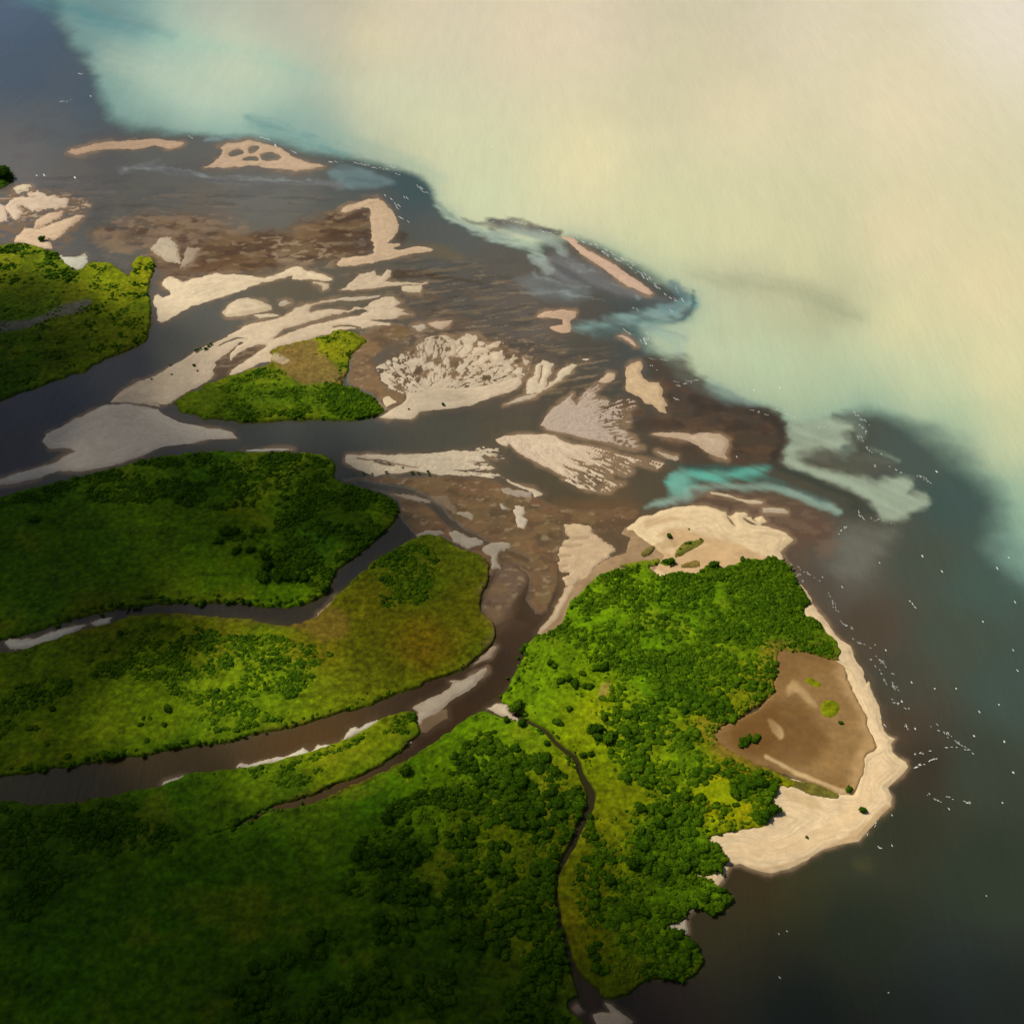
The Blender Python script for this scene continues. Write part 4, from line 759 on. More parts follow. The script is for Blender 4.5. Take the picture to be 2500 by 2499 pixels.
M3 = "D -200,960 -60,900 0,880 150,840 330,790 500,760 640,720 800,680 950,645 1050,630 1250,628 1500,628 1700,635 1800,640 1870,680 1890,720 1875,760 E 0,800 60,815 200,850 280,890 330,930 340,970 320,1010 280,1050 200,1130 100,1210 30,1270 -10,1310 D 1880,1340 1870,1400 1800,1460 1700,1490 1600,1510 1500,1500 1300,1480 1150,1478 1000,1475 850,1490 700,1500 550,1530 450,1560 300,1600 150,1660 0,1690 -200,1720"
M4 = "D -200,1770 0,1760 130,1740 280,1690 420,1640 620,1590 700,1550 850,1540 1050,1535 1250,1555 1400,1570 1500,1590 1600,1600 1700,1590 1760,1565 1830,1500 1900,1440 E 40,1400 90,1340 150,1280 230,1220 330,1150 420,1110 500,1090 580,1110 620,1150 680,1180 740,1190 800,1210 840,1260 830,1330 840,1360 800,1420 780,1500 830,1560 880,1600 880,1660 860,1700 800,1760 740,1810 640,1880 H 480,10 440,50 330,70 260,110 130,150 0,190 G 1700,250 1550,290 1400,320 1250,360 1150,375 950,400 800,430 640,450 500,470 350,495 200,520 0,550 -200,570"
M5 = "G 600,655 840,605 920,595 1030,540 1100,520 1300,505 1500,470 1700,420 1900,350 H 60,320 150,265 220,220 300,195 410,160 440,200 430,250 450,300 400,350 380,380 330,425 200,500 100,540 0,580 G 1800,630 1650,680 1500,720 1300,850 1100,900 900,900 500,900 0,900 -200,900 -200,690 0,680 200,700 400,690"
M6 = """G -200,860 0,860 500,860 1000,880 1250,868 1400,800 1500,745 1700,705 1880,650 H 0,612 150,560 300,490 420,430 500,375 600,290 700,215 800,180 840,185 900,210 960,225 1000,240 1060,200 1000,190 960,160 900,140 910,100 950,40 960,0 E 1000,1840 1050,1720 1090,1660 1200,1620 1260,1560 1280,1480 1340,1420 1400,1350 1500,1300 1600,1275 1700,1260 1800,1240 1870,1215
 N 780,870 720,905 600,890 510,905 600,985 700,970 850,960 950,970 1010,950 1070,890 1130,865 1190,890 1210,940 1270,890 1370,870 1440,850 1530,820 1600,830 1690,805 1750,825 1800,870 1880,960 1910,1050
 F 670,1370 700,1430 740,1480 700,1500 690,1550 740,1545 800,1600 820,1650 850,1670 880,1700 900,1730 910,1745 880,1790 910,1795 860,1810 800,1800 740,1780 650,1760 560,1750 540,1800 550,1870 520,1931
 I 545,70 500,130 400,170 330,230 200,290 210,360 300,410 400,460 540,510 600,545 680,590 620,620 560,600 500,655 560,720 550,760 500,775 490,830 420,850 300,860 200,880 170,900 240,950 285,1000 270,1050 190,1105 130,1100 85,1090 180,1120 230,1160 300,1210 310,1250 240,1310 180,1315 120,1290 60,1300 40,1340 0,1370 H 1830,1385 1900,1420 I 40,1430 90,1500 130,1580 110,1640 40,1690 0,1700
 H 1850,1670 1700,1690 1600,1780 1500,1800 1460,1760 1400,1740 1390,1780 1300,1790 1270,1830 1300,1870 1400,1931 1420,2200 G 0,2400 -200,2400"""
meadow([M1], 'green marsh at the left edge with a dull pool across it')
meadow([M0], 'small green islet cut by the left edge')
meadow([M2], 'teardrop green island in the middle of the channels')
meadow([M3], 'large shaded meadow between two channels at the left')
meadow([M4], 'olive meadow tongue between the side channel and the brown river')
meadow([M5, M6], 'main grassland with the wooded headland and creek', cuts=[CREEK])
# green tufts on the pan and the beach
def scrubpatch(s, label, col=(120,128,8)):
    w, d = sdf(s, 30, 1, 1); d = d+1.5*n15[w]
    patch('grass_patch', w, d, (1.35+np.clip(d*.1, -.5, .6)).astype(f32), np.ones(d.shape+(3,), f32)*alb(col)*(1+.3*gr_f[w]+.2*n8[w])[..., None], MAT_GRASS, label)
scrubpatch("I 800,130 850,115 895,140 900,180 860,220 810,210 790,170", 'round green tuft on the brown pan')
scrubpatch("I 700,10 735,-5 760,20 790,25 795,50 760,50 730,35", 'smaller green tuft on the brown pan')
scrubpatch("I 560,560 600,545 640,580 760,600 860,640 900,660 850,665 760,655 690,620 620,600", 'grassy strip along the sandy rim', (112,106,40))
scrubpatch("N 440,790 480,740 560,710 550,750 480,800", 'thin scrub on the north beach', (120,108,50))
scrubpatch("N 760,800 800,740 860,680 960,670 1040,650 1000,700 900,740 820,800", 'scrub ridge on the north beach', (118,116,44))
scrubpatch("N 830,900 880,870 980,865 1010,900 960,915 870,920", 'low brown tuft on the north beach', (132,112,54))
scrubpatch("N 200,900 380,885 450,860 560,850 620,830 600,880 500,900 300,905", 'grass fringe at the foot of the north beach', (120,128,30))
# muddy, weedy margin under the banks
mg = sstep(-8-7*sstep(-.3, .7, n120+n30), 0, LAND+3*n15)*.55*sstep(-.7, .4, n30)
WCOL[:] = WCOL*(1-mg[..., None])+alb((80,72,40))*mg[..., None]
# dark creek water, with shade of overhanging trees painted into its colour
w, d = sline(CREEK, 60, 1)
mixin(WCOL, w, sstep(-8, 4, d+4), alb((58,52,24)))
w, d = sline("G -200,560,70 0,590,60 150,600,50 350,590,36 600,570,20", 90, 2); mixin(WCOL, w, sstep(-30, 30, d)*.6, alb((60,62,30)))
w, d = sline("H 1400,1740,40 1450,1860,60 1480,1960,80", 60, 1); mixin(WCOL, w, sstep(-20, 20, d)*.7, alb((70,52,44)))
# ------------------------------------------------------------------ the sheet of water, out to the horizon
def water():
    col = np.clip(WCOL, .001, 1)
    co = np.stack([GX, GY, np.zeros_like(GX)], -1).reshape(-1, 3); cl = col.reshape(-1, 3)
    idx = np.arange(NV*NU).reshape(NV, NU)
    f = np.stack([idx[1:, :-1], idx[1:, 1:], idx[:-1, 1:], idx[:-1, :-1]], -1).reshape(-1, 4)
    ring = np.concatenate([idx[0, :], idx[1:, -1], idx[-1, -2::-1], idx[-2:0:-1, 0]])[::8]
    full_ring = np.concatenate([idx[0, :], idx[1:, -1], idx[-1, -2::-1], idx[-2:0:-1, 0]])
    n = len(full_ring); c0 = np.array([0, 900.0])
    p = co[full_ring][:, :2]; dv = p-c0; dv /= np.linalg.norm(dv, axis=1)[:, None]
    outer = np.hstack([c0+dv*60000, np.zeros((n, 1))])
    co = np.vstack([co, outer]); cl = np.vstack([cl, cl[full_ring]])
    o = NV*NU+np.arange(n)
    f = np.vstack([f, np.stack([full_ring, o, np.roll(o, -1), np.roll(full_ring, -1)], 1)])
    me = mesh_np('water', co, f, 4, cl)
    link('water', me, 'structure', MAT_WATER, 'silty lake water and clear river water of the delta')
water()
# ------------------------------------------------------------------ trees
def ico(sub):
    bm = bmesh.new(); bmesh.ops.create_icosphere(bm, subdivisions=sub, radius=1); bm.verts.ensure_lookup_table()
    v = np.array([q.co[:] for q in bm.verts]); f = np.array([[q.index for q in p.verts] for p in bm.faces]); bm.free(); return v, f
def crown(seed, sub, nleaf):
    r = np.random.default_rng(seed); v, f = ico(sub)
    cs = [(np.zeros(3), .66)]+[(np.array([r.normal()*.34, r.normal()*.34, r.uniform(-.1, .3)]), r.uniform(.3, .52)) for _ in range(5)]
    rad = np.full(len(v), .3)
    for c, q in cs:
        cv = v@c; disc = q*q-c@c+cv*cv
        rad = np.maximum(rad, np.where(disc > 0, cv+np.sqrt(np.maximum(disc, 0)), 0))
    rad *= 1+.12*r.normal(size=len(v))
    p = v*rad[:, None]*np.array([1, 1, .8])
    # leaf sprays standing off the surface
    k = r.integers(0, len(v), nleaf); n = v[k]; base = p[k]*r.uniform(.92, 1.13, (nleaf, 1))
    t1 = np.cross(n, r.normal(size=(nleaf, 3))); t1 /= np.linalg.norm(t1, axis=1)[:, None]; t2 = np.cross(n, t1)+n*r.uniform(-.6, .6, (nleaf, 1))
    s = r.uniform(.07, .15, (nleaf, 1))*(1.0 if nleaf > 200 else 1.3)
    a, b, c = base-t1*s, base+t1*s, base+t2*s*1.8
    lv = np.stack([a, b, c], 1).reshape(-1, 3); lf = np.arange(nleaf*3).reshape(-1, 3)+len(p)
    V_ = np.vstack([p, lv]); F_ = np.vstack([f, lf])
    tint = np.concatenate([np.zeros(len(p)), np.repeat(r.uniform(-.12, .12, nleaf), 3)])
    V_[:, 2] += .72
    return V_, F_, tint
def trunk(seed):
    r = random.Random(seed); vs_, fs_ = [], []
    def tube(a, b, ra, rb):
        a, b = np.array(a), np.array(b); d = b-a; d = d/np.linalg.norm(d); x = np.cross(d, [.3, .9, .1]); x /= np.linalg.norm(x); y = np.cross(d, x)
        o = len(vs_)
        for c, q in ((a, ra), (b, rb)):
            for k in range(6): vs_.append(c+q*(x*math.cos(k*math.pi/3)+y*math.sin(k*math.pi/3)))
        for k in range(6): fs_.append([o+k, o+(k+1) % 6, o+6+(k+1) % 6, o+6+k])
    tube((0, 0, -.25), (.03, .02, .45), .085, .06)
    for k in range(4):
        an = k*1.57+r.uniform(-.4, .4); tube((.03, .02, .35+.05*k), (.42*math.cos(an), .42*math.sin(an), .85+.1*k), .05, .018)
    return np.array(vs_), np.array(fs_)
HI = [crown(100+k, 3, 520) for k in range(6)]
LO = [crown(200+k, 2, 150) for k in range(7)]
TR = trunk(5)
HIM = [mesh_np('crown', v, f, 3, None, t) for v, f, t in HI]
for me in HIM: me.materials.append(MAT_LEAF); me.polygons.foreach_set('use_smooth', np.ones(len(me.polygons), bool))
TRM = mesh_np('trunk', TR[0], TR[1], 4); TRM.materials.append(MAT_BARK)
def surf(x, y):
    u, v = sheet(x, y); i = np.clip(((u-us[0])/STEP).astype(int), 0, NU-1); j = np.clip(((v-vs[0])/STEP).astype(int), 0, NV-1)
    d = LAND[j, i]; return np.where(d > 2, 1.6, .9), d
TREES = []          # x, y, r, region
def wood(name, s, r0, r1, pack=1.35, thr=-9, scale=30, seed=0, polys=None, holes=(), scrub=False, land=True):
    P = [trace(q) for q in ([s] if isinstance(s, str) else s)]
    allp = np.vstack(P); x0, y0 = ground(allp[:, 0], allp[:, 1])
    r0, r1 = r0*.60, r1*.78; pack = pack*(.9 if thr < -.2 else 1); r = np.random.default_rng(seed+500); sp = pack*(r0+r1)/2
    X = np.arange(x0.min()-5, x0.max()+5, sp); Y = np.arange(y0.min()-5, y0.max()+5, sp*.87)
    X, Y = np.meshgrid(X, Y); X[1::2] += sp/2
    X = X+r.uniform(-.42, .42, X.shape)*sp; Y = Y+r.uniform(-.42, .42, Y.shape)*sp; X, Y = X.ravel(), Y.ravel()
    u, v = sheet(X, Y); ins = np.zeros(len(X), bool)
    uw = u+7*fbm(X, Y, 25, 2, 61); vw = v+5*fbm(X, Y, 25, 2, 62)
    for p in P: ins |= inside(uw, vw, p)
    for h in holes: ins &= ~inside(uw, vw, trace(h))
    ins &= (u > -120) & (u < 2620) & (v < 2620)
    nn = fbm(X, Y, scale, 3, 63+seed); ins &= nn+r.uniform(-.15, .15, len(X)) > thr
    z, d = surf(X, Y)
    if land: ins &= d > 4.5
    X, Y, nn = X[ins], Y[ins], nn[ins]
    R_ = (r0+(r1-r0)*r.random(len(X))**1.3)*(1+.25*(r.random(len(X)) > .9))*np.clip(1+.25*nn, .6, 1.4)
    return [(a, b, c, name, scrub) for a, b, c in zip(X, Y, R_)]
def singles(tile, s, name, k=1.0):
    t = TILES[tile]; out = []
    for tok in s.split():
        a, b, c = [float(q) for q in tok.split(',')]
        u, v = t[0]+a*t[2], t[1]+b*t[2]; x, y = ground(u, v+c*t[2]*.35); px = (y*cp+CAMH*sp)*TAN/1250
        out.append((x, y, c*t[2]*px*k*1.05, name, False))
    return out
CLEAR = "I 40,630 240,555 290,600 280,650 355,690 330,710 180,705"
T = []
T1 = "N -30,1060 90,950 250,920 450,900 520,915 600,985 850,960 1060,895 1130,870 1250,900 1400,860 1700,812 1810,860 1880,960 1920,1060 F 700,1440 735,1480 690,1540 640,1620 520,1670 430,1670 350,1640 260,1690 150,1720 0,1700 N 1000,1620 1200,1700 1500,1850 1560,1931 H 1931,0 1600,0 E 1500,1931 1500,1800 1400,1830 1300,1720 1150,1700 1080,1660 1230,1600 1300,1480 1370,1400"
T += wood('headwood', T1, 1.5, 2.7, 1.45, -.28, 22, 1)
T += wood('headwood', "F 300,1330 450,1230 560,1230 660,1330 720,1440 735,1480 690,1540 640,1620 520,1670 430,1670 350,1640 280,1560 250,1450", 1.6, 2.6, 1.25, -9, 22, 2)
T += wood('headwood', "N 560,940 620,980 850,955 1060,890 1130,870 1250,895 1400,860 1700,812 1810,860 1860,940 1600,1000 1300,1040 1000,1060 700,1080 560,1010", 2.0, 3.0, 1.25, -9, 22, 12)
T += wood('headwood', "F 0,1500 250,1500 540,1780 550,1870 500,1931 0,1931 E 1500,1931 1500,1700", 1.6, 2.8, 1.4, -.12, 26, 3)
T += wood('eastwood', "F 720,1500 740,1550 820,1650 860,1700 880,1780 790,1800 650,1740 520,1740 400,1700 560,1660 650,1610", 1.2, 2.1, 1.3, -.25, 14, 4)
T += wood('eastwood', "H 1440,130 1500,80 1600,0 1931,0 I 250,0 480,20 530,70 370,170 330,240 200,260 60,210 0,260 90,290 130,340 60,390 200,440 340,480 450,520 545,570 550,640 500,660 560,730 480,780 490,830 300,860 160,890 280,990 200,1090 80,1080 250,1180 310,1240 200,1310 50,1290 0,1350 H 1830,1380 1900,1430 I 90,1520 130,1600 30,1690 H 1700,1680 1560,1740 1480,1680 1390,1560 1450,1450 1400,1380 1320,1250 1280,1150 1350,1050 1420,970 1370,880 1420,780 1520,780 1560,830 1680,780 1760,700 1740,620 1600,590 1540,520 1500,400 1430,340 1390,290 1500,240 1450,200",
          2.2, 3.8, 1.32, -.27, 24, 5, holes=[CLEAR, "H 1480,880 1580,900 1680,960 1620,1010 1500,960", "H 1450,1050 1600,1020 1720,1110 1620,1160 1500,1120", "I 60,215 200,265 330,245 440,180 380,330 320,370 210,330 130,350 80,290"])
T += wood('creekwood', "H 470,520 560,470 690,400 700,330 860,300 900,380 1000,400 1090,440 1200,470 1300,570 1380,650 1390,760 1300,870 1230,950 1200,1050 1190,1200 1230,1350 1260,1500 1280,1640 1100,1700 1000,1650 880,1500 800,1400 830,1330 900,1250 880,1130 800,1080 900,1050 1090,1000 1060,920 980,820 880,820 780,870 840,930 950,960 880,1030 760,1090 850,1200 780,1290 600,1280 400,1300 250,1310 100,1240 0,1200 0,1130 80,1080 70,980 100,910 240,950 330,900 380,850 400,920 540,840 600,850 680,850 800,790 860,800 980,740 760,620 740,560 600,540 480,540", 2.5, 4.2, 1.32, -.26, 24, 6)
T += wood('creekwood', "H 230,790 300,700 460,630 560,620 700,620 760,660 900,700 980,720 870,800 800,770 700,720 600,740 520,700 400,760 260,820", 2.6, 4.0, 1.25, -9, 24, 7)
T += wood('darkwood', "H -80,1250 200,1290 300,1320 420,1290 700,1300 800,1390 800,1450 900,1500 1000,1650 1250,1700 1300,1800 1250,2100 -200,2100 G 1400,1931 1250,1750 1220,1640 1500,1600 1700,1500", 2.6, 4.2, 1.5, -.02, 30, 8)
T += wood('westwood', "G -120,700 100,740 300,760 500,710 820,700 850,800 1000,850 960,950 850,980 740,1020 600,1070 480,1120 400,1160 300,1200 200,1340 100,1390 0,1450 -120,1500", 1.8, 3.2, 1.4, -.22, 24, 9)
T += wood('meadowwood', "D -120,960 0,910 200,850 330,800 640,730 1050,645 1700,645 1870,700 E 60,830 280,890 335,970 280,1045 30,1265 D 1880,1340 1850,1410 1700,1370 1550,1360 1430,1350 1480,1270 1560,1230 1450,1200 1380,1180 1220,1140 1230,1080 1400,1080 1500,1040 1560,1000 1620,960 1450,950 1250,960 1050,940 800,930 600,930 400,900 200,930 0,940", 1.7, 3.0, 1.45, -.22, 26, 10)
T += wood('ovalwood', "E 180,1250 300,1180 430,1150 520,1200 560,1300 520,1400 470,1480 380,1510 250,1500 190,1400", 1.5, 2.6, 1.25, -.35, 18, 11)
T += wood('tonguewood', "D 700,1650 900,1600 1300,1660 1600,1680 1850,1740 1880,1800 G 1600,160 1580,240 1300,300 1060,300 1080,220 1200,200 900,60 800,10 D 500,1900 480,1820", 1.5, 2.6, 1.25, -.22, 20, 13)
T += wood('tonguewood', "G -100,100 300,0 480,20 300,130 120,200 60,330 50,480 -100,500", 1.6, 2.8, 1.3, -.2, 20, 14)
T += wood('spitwood', "G 1400,520 1700,460 1900,400 H 300,210 430,200 440,290 350,320 200,300 60,400 G 1900,480 1700,600 1500,600 1380,560", 1.3, 2.2, 1.4, -.05, 14, 15)
T += wood('islandwood', "J 700,1180 800,1130 1000,1050 1250,985 1350,1060 1500,1180 1700,1200 1931,1200 E 100,285 200,330 255,390 200,440 0,448 D 1750,450 1400,455 1200,420 J 700,1380 760,1260", 1.2, 2.3, 1.5, -.12, 16, 16)
T += wood('islandwood', "E -80,240 0,262 60,270 120,295 200,335 255,390 200,435 100,440 -60,420", 2.0, 3.2, 1.3, -9, 16, 17)
T += wood('islandwood', "J 1500,740 1700,690 1931,650 K 200,1450 360,1520 220,1700 130,1870 E 0,230 D 1931,200 J 1931,1100 1700,1000 1600,900", 1.0, 1.9, 1.9, .18, 12, 18)
T += wood('leftwood', "A -100,1400 100,1360 300,1420 480,1560 450,1600 300,1600 0,1620 -100,1640", 2.2, 3.8, 1.7, .0, 24, 19)
T += wood('leftwood', "A 450,1520 560,1480 700,1560 850,1450 870,1480 830,1650 840,1900 700,1931 600,1800 620,1650 450,1620", 1.4, 2.6, 2.0, .22, 18, 20)
T += wood('leftwood', "A -100,1650 500,1640 800,1700 840,1900 D 700,60 300,200 0,320 -100,340", 1.3, 2.6, 2.4, .15, 20, 21)
T += wood('isletwood', "A -120,925 0,938 40,950 70,985 60,1020 30,1045 -120,1070", 3.0, 4.5, 1.2, -9, 20, 22)
T += wood('streamwood', "H 1100,230 1180,290 1280,380 1360,450 1410,560 1450,690 1400,790 1340,880 1300,960 1240,1060 1220,1180 1240,1290 1270,1400 1300,1520 1290,1640 1260,1640 1240,1520 1200,1300 1180,1180 1210,1040 1270,930 1330,760 1350,600 1290,500 1160,360 1080,260", 1.1, 1.9, 2.6, .1, 14, 23)
# hedges of low trees along the river banks
def hedge(name, s, r0, r1, gap, seed, spread=2):
    r = np.random.default_rng(seed); p = chaikin(trace(s), 2, False); x, y = ground(p[:, 0], p[:, 1]); out = []
    seg = np.hypot(np.diff(x), np.diff(y)); tot = seg.sum(); cum = np.concatenate([[0], np.cumsum(seg)]); t = 0
    while t < tot:
        out.append((np.interp(t, cum, x)+r.normal()*spread, np.interp(t, cum, y)+r.normal()*spread, r.uniform(r0, r1), name, False)); t += gap*r.uniform(.5, 1.7)
    return out
T += hedge('bankwood', "G 60,520 200,505 350,480 500,455 640,435 800,415 950,385 1150,362", 1.5, 2.7, 3.6, 1)
T += hedge('bankwood', "G 1150,355 1300,335 1500,295 1700,240 1900,180 H 130,135 330,60", .9, 1.6, 6, 2, 1)
T += hedge('bankwood', "D 300,1580 450,1545 700,1488 1000,1460 1300,1468 1500,1485 1650,1480 1800,1430 1860,1380", 1.3, 2.3, 3.4, 3)
T += hedge('bankwood', "E 1060,1720 1020,1830 960,1920 H 930,60 900,120", 1.2, 2.2, 4, 4)
T += hedge('bankwood', "G 1250,868 1400,800 1500,745 1700,700", 1.2, 2.0, 5, 5)
T += hedge('bankwood', "G 860,975 900,960 960,940 1000,920", 1.8, 2.6, 3, 6)
ISO = []
ISO += singles('Q', "200,620,78 260,810,62 80,770,46 310,700,36 440,410,26 825,640,38 690,800,52 640,790,36 1130,880,84 1080,900,60 1160,980,62 1280,1000,86 1340,960,60 1510,960,52 1650,990,48 1310,1135,46 720,310,50 800,290,50 880,340,62 1000,380,44 1060,380,44 590,110,48 640,130,44 1150,155,58 1230,150,60 970,220,46 1080,555,22 560,1050,42 970,1190,44 1070,1180,42 1650,1800,62 1490,1850,28", 'clearing')
ISO += singles('D', "198,1012,30 1270,1085,36 1320,1080,30 1238,1135,30 1330,1190,28 1405,1185,30 1440,1068,22 1475,1075,24 1480,1340,42 1505,1270,32 1565,1345,28 1610,1345,28 1660,1335,30 1715,1340,28 1820,1395,32 1490,1225,30 1590,1230,26", 'meadowedge')
ISO += singles('H', "375,515,42 270,790,36 380,805,22 390,850,24 700,780,26 695,855,32 1680,730,30 1285,170,18 1520,255,16", 'grassland')
ISO += singles('G', "175,280,22 205,278,20 945,170,26 790,260,18 925,260,18 830,345,18 810,222,14 845,225,14 600,425,32 640,430,28 270,370,16 300,170,20", 'tongue')
ISO += singles('I', "1025,735,22 350,345,26 385,335,26 365,365,22 430,325,24 410,345,20 340,370,18 945,620,20 530,735,32 710,885,10 900,245,14 515,615,30", 'point')
ISO += singles('N', "710,620,26 725,855,46 680,860,30 900,690,26 870,690,18 820,745,18 1005,650,14 950,680,14 895,553,10 1125,895,50 1400,840,30", 'beachtree')
ISO += singles('J', "500,842,15 520,830,13 545,822,10 590,822,15 615,795,15 640,780,13 480,980,13 512,1030,9 270,1062,8 80,1107,8 255,975,8", 'barbush', 1.2)
ISO += singles('L', "780,805,14 455,850,9 30,1455,10 110,1462,9 245,1445,11 490,1450,13 550,1455,10 640,1440,13 650,1470,10 270,1360,10 400,1400,8", 'barbush', 1.2)
ISO += singles('A', "235,1345,22 15,985,50", 'leftmost')
allT = T+ISO
xs = np.array([t[0] for t in allT]); ys = np.array([t[1] for t in allT]); rs = np.array([t[2] for t in allT])
uu, vv = sheet(xs, ys); vis = (uu > -5) & (uu < 2505) & (vv > 0) & (vv < 2500)
px = rs/((ys*cp+CAMH*sp)*TAN/1250)
score = np.where(vis, px, 0)+np.array([0]*len(T)+[1000]*len(ISO))*vis
order = np.argsort(-score); chosen = set(order[:300].tolist())
zb, dd = surf(xs, ys)
LBL = dict(clearing=('round dark green tree standing in the bright clearing beside the creek', 'trees in the creek clearing'),
  meadowedge=('round dark tree on the edge of the shaded left meadow', 'trees on the edge of the left meadow'),
  grassland=('dark green tree standing apart in the lower grassland', 'lone trees of the lower grassland'),
  tongue=('small dark tree dotted on the meadow above the brown river', 'lone trees of the meadow above the brown river'),
  point=('small tree by the brown pan of the eastern point', 'trees around the brown pan'),
  beachtree=('small green tree on the sand of the north beach', 'trees on the north beach'),
  barbush=('small dark bush on a pale sandbar in the channels', 'bushes on the sandbars'),
  leftmost=('dark tree near the sand at the left edge', 'trees near the left edge'),
  headwood=('leafy green tree in the sunlit wood of the headland', 'trees of the headland wood'),
  eastwood=('leafy green tree in the wood east of the creek', 'trees of the wood east of the creek'),
  creekwood=('big dark green tree in the wood west of the creek', 'trees of the wood west of the creek'),
  darkwood=('nearly black tree in the shaded wood at the bottom', 'trees of the shaded bottom wood'),
  streamwood=('low tree leaning over the narrow creek', 'trees along the creek'))
UNIQ = {('Q', 0): 'round dark tree right of the pale sand at the creek mouth', ('Q', 1): 'dark tree overhanging the mouth of the creek', ('Q', 2): 'bushy tree left of the creek mouth below the pale sand',
        ('Q', 5): 'low dark tree alone in the middle of the bright clearing', ('Q', 30): 'round tree alone in the dull clearing right of the creek bend'}
lone = {len(T)+0: UNIQ[('Q', 0)], len(T)+1: UNIQ[('Q', 1)], len(T)+2: UNIQ[('Q', 2)], len(T)+5: UNIQ[('Q', 5)]}
for k, t in enumerate(ISO):
    if t[3] == 'grassland' and 'g0' not in lone.values():
        lone[len(T)+k] = 'round dark tree alone on the bank of the brown ditch'; break
for k, t in enumerate(ISO):
    if t[3] == 'point': lone[len(T)+k] = 'single dark bush alone on the eastern beach'; break
for k, t in enumerate(ISO):
    if t[3] == 'meadowedge': lone[len(T)+k] = 'single round tree far left on the shaded meadow'; break
def make_tree(k):
    root = bpy.data.objects.new('tree', None); C.objects.link(root); root.empty_display_size = .3
    t = bpy.data.objects.new('trunk', TRM); C.objects.link(t); t.parent = root
    c = bpy.data.objects.new('crown', HIM[k]); C.objects.link(c); c.parent = root
    return root
protos = []
for n, i in enumerate(sorted(chosen)):
    x, y, r, reg, _ = allT[i]; k = n % 6
    if n < 6: root = make_tree(k); protos.append(root); kids = []
    else:
        src = protos[k]; root = src.copy(); C.objects.link(root)
        for ch in src.children:
            c = ch.copy(); C.objects.link(c); c.parent = root
    root.location = (x, y, zb[i]-.2)
    root.rotation_euler = (0, 0, random.uniform(0, 6.28)); q = random.uniform(.62, .9)
    root.scale = (r*random.uniform(.9, 1.12), r*random.uniform(.9, 1.12), r*q)
    lb, gp = LBL.get(reg, LBL['grassland'])
    if i in lone:
        root['label'] = lone[i]
        if 'group' in root: del root['group']
    else: root['label'] = lb; root['group'] = gp
    root['category'] = 'tree'
def mass(name, label, ids, mat, tpl=LO):
    if not len(ids): return
    vv_, ff_, tt_ = [], [], []; off = 0
    for i in ids:
        x, y, r = allT[i][:3]; v, f, t = tpl[random.randrange(len(tpl))]
        a = random.uniform(0, 6.28); ca, sa = math.cos(a), math.sin(a); sx, sy, sz = r*random.uniform(.8, 1.35), r*random.uniform(.8, 1.35), r*random.uniform(.5, .9)
        q = np.empty_like(v); q[:, 0] = (v[:, 0]*ca-v[:, 1]*sa)*sx+x; q[:, 1] = (v[:, 0]*sa+v[:, 1]*ca)*sy+y; q[:, 2] = v[:, 2]*sz+zb[i]-.3*r
        vv_.append(q); ff_.append(f+off); off += len(v); tt_.append(t+random.random())
    link(name, mesh_np(name, np.vstack(vv_), np.vstack(ff_), 3, None, np.concatenate(tt_)), 'stuff', mat, label)
REG = dict(headwood='sunlit wood covering the headland', eastwood='green wood east of the creek', creekwood='dark green wood west of the creek', darkwood='shaded wood at the bottom',
  westwood='deeply shaded wood on the left below the brown river', meadowwood='dark wood along the top of the left meadow', ovalwood='thicket in the middle of the oval meadow', tonguewood='scrubby wood above the brown river',
  spitwood='low scrub on the green spit', islandwood='thicket on the teardrop island', leftwood='scattered dark trees of the left marsh', isletwood='trees of the tiny left islet', streamwood='trees along the narrow creek', bankwood='hedges of low trees on the river banks')
for reg, lb in REG.items():
    ids = [i for i, t in enumerate(allT) if t[3] == reg and i not in chosen]
    if reg in ('headwood', 'eastwood', 'islandwood', 'tonguewood', 'ovalwood'):
        r_ = np.random.default_rng(3); b = r_.random(len(ids)) < {'headwood': .5, 'eastwood': .35}.get(reg, .4)
        mass('woodland', 'brighter crowns among the '+lb.replace('sunlit ', ''), [i for i, q in zip(ids, b) if q], MAT_LEAF2)
        ids = [i for i, q in zip(ids, b) if not q]
    mass('woodland', lb, ids, MAT_LEAF)
print('TREES', len(allT), 'chosen radius px', sorted(px[list(chosen)])[:3])
# low shrubs dotted over the grass, far too many to count
allT = []
def dots(n, s, r0, r1, seed, thr=-9):
    global allT
    P = trace(s); r = np.random.default_rng(seed); u = r.uniform(P[:, 0].min(), P[:, 0].max(), n); v = r.uniform(P[:, 1].min(), P[:, 1].max(), n)
    k = inside(u, v, P); u, v = u[k], v[k]; x, y = ground(u, v); z, d = surf(x, y)
    k = (d > 3) & (fbm(x, y, 25, 3, 71+seed) > thr) & ~inside(u, v, trace(CLEAR)); allT += [(a, b, c, '', True) for a, b, c in zip(x[k], y[k], r.uniform(r0, r1, k.sum()))]
for k, (s, n) in enumerate([(M1, 900), (M2, 800), (M3, 1800), (M4, 3600), (M5, 1700), ("E 1500,1270 1900,1230 N 1000,880 1800,860 F 740,1550 900,1760 520,1760 I 540,60 200,360 H 1931,700 1400,900 1000,800 0,1100 G 1500,1500 0,1700 0,1400 1300,880 H 700,200 960,60", 11000)]):
    dots(n, s, .35, 1.15, 80+k, -.15)
xs = np.array([t[0] for t in allT]); ys = np.array([t[1] for t in allT]); zb, dd = surf(xs, ys)
mass('shrubs', 'low shrubs dotted over the meadows', range(len(allT)), MAT_LEAF, [crown(300+k, 1, 22) for k in range(5)])
allT = []
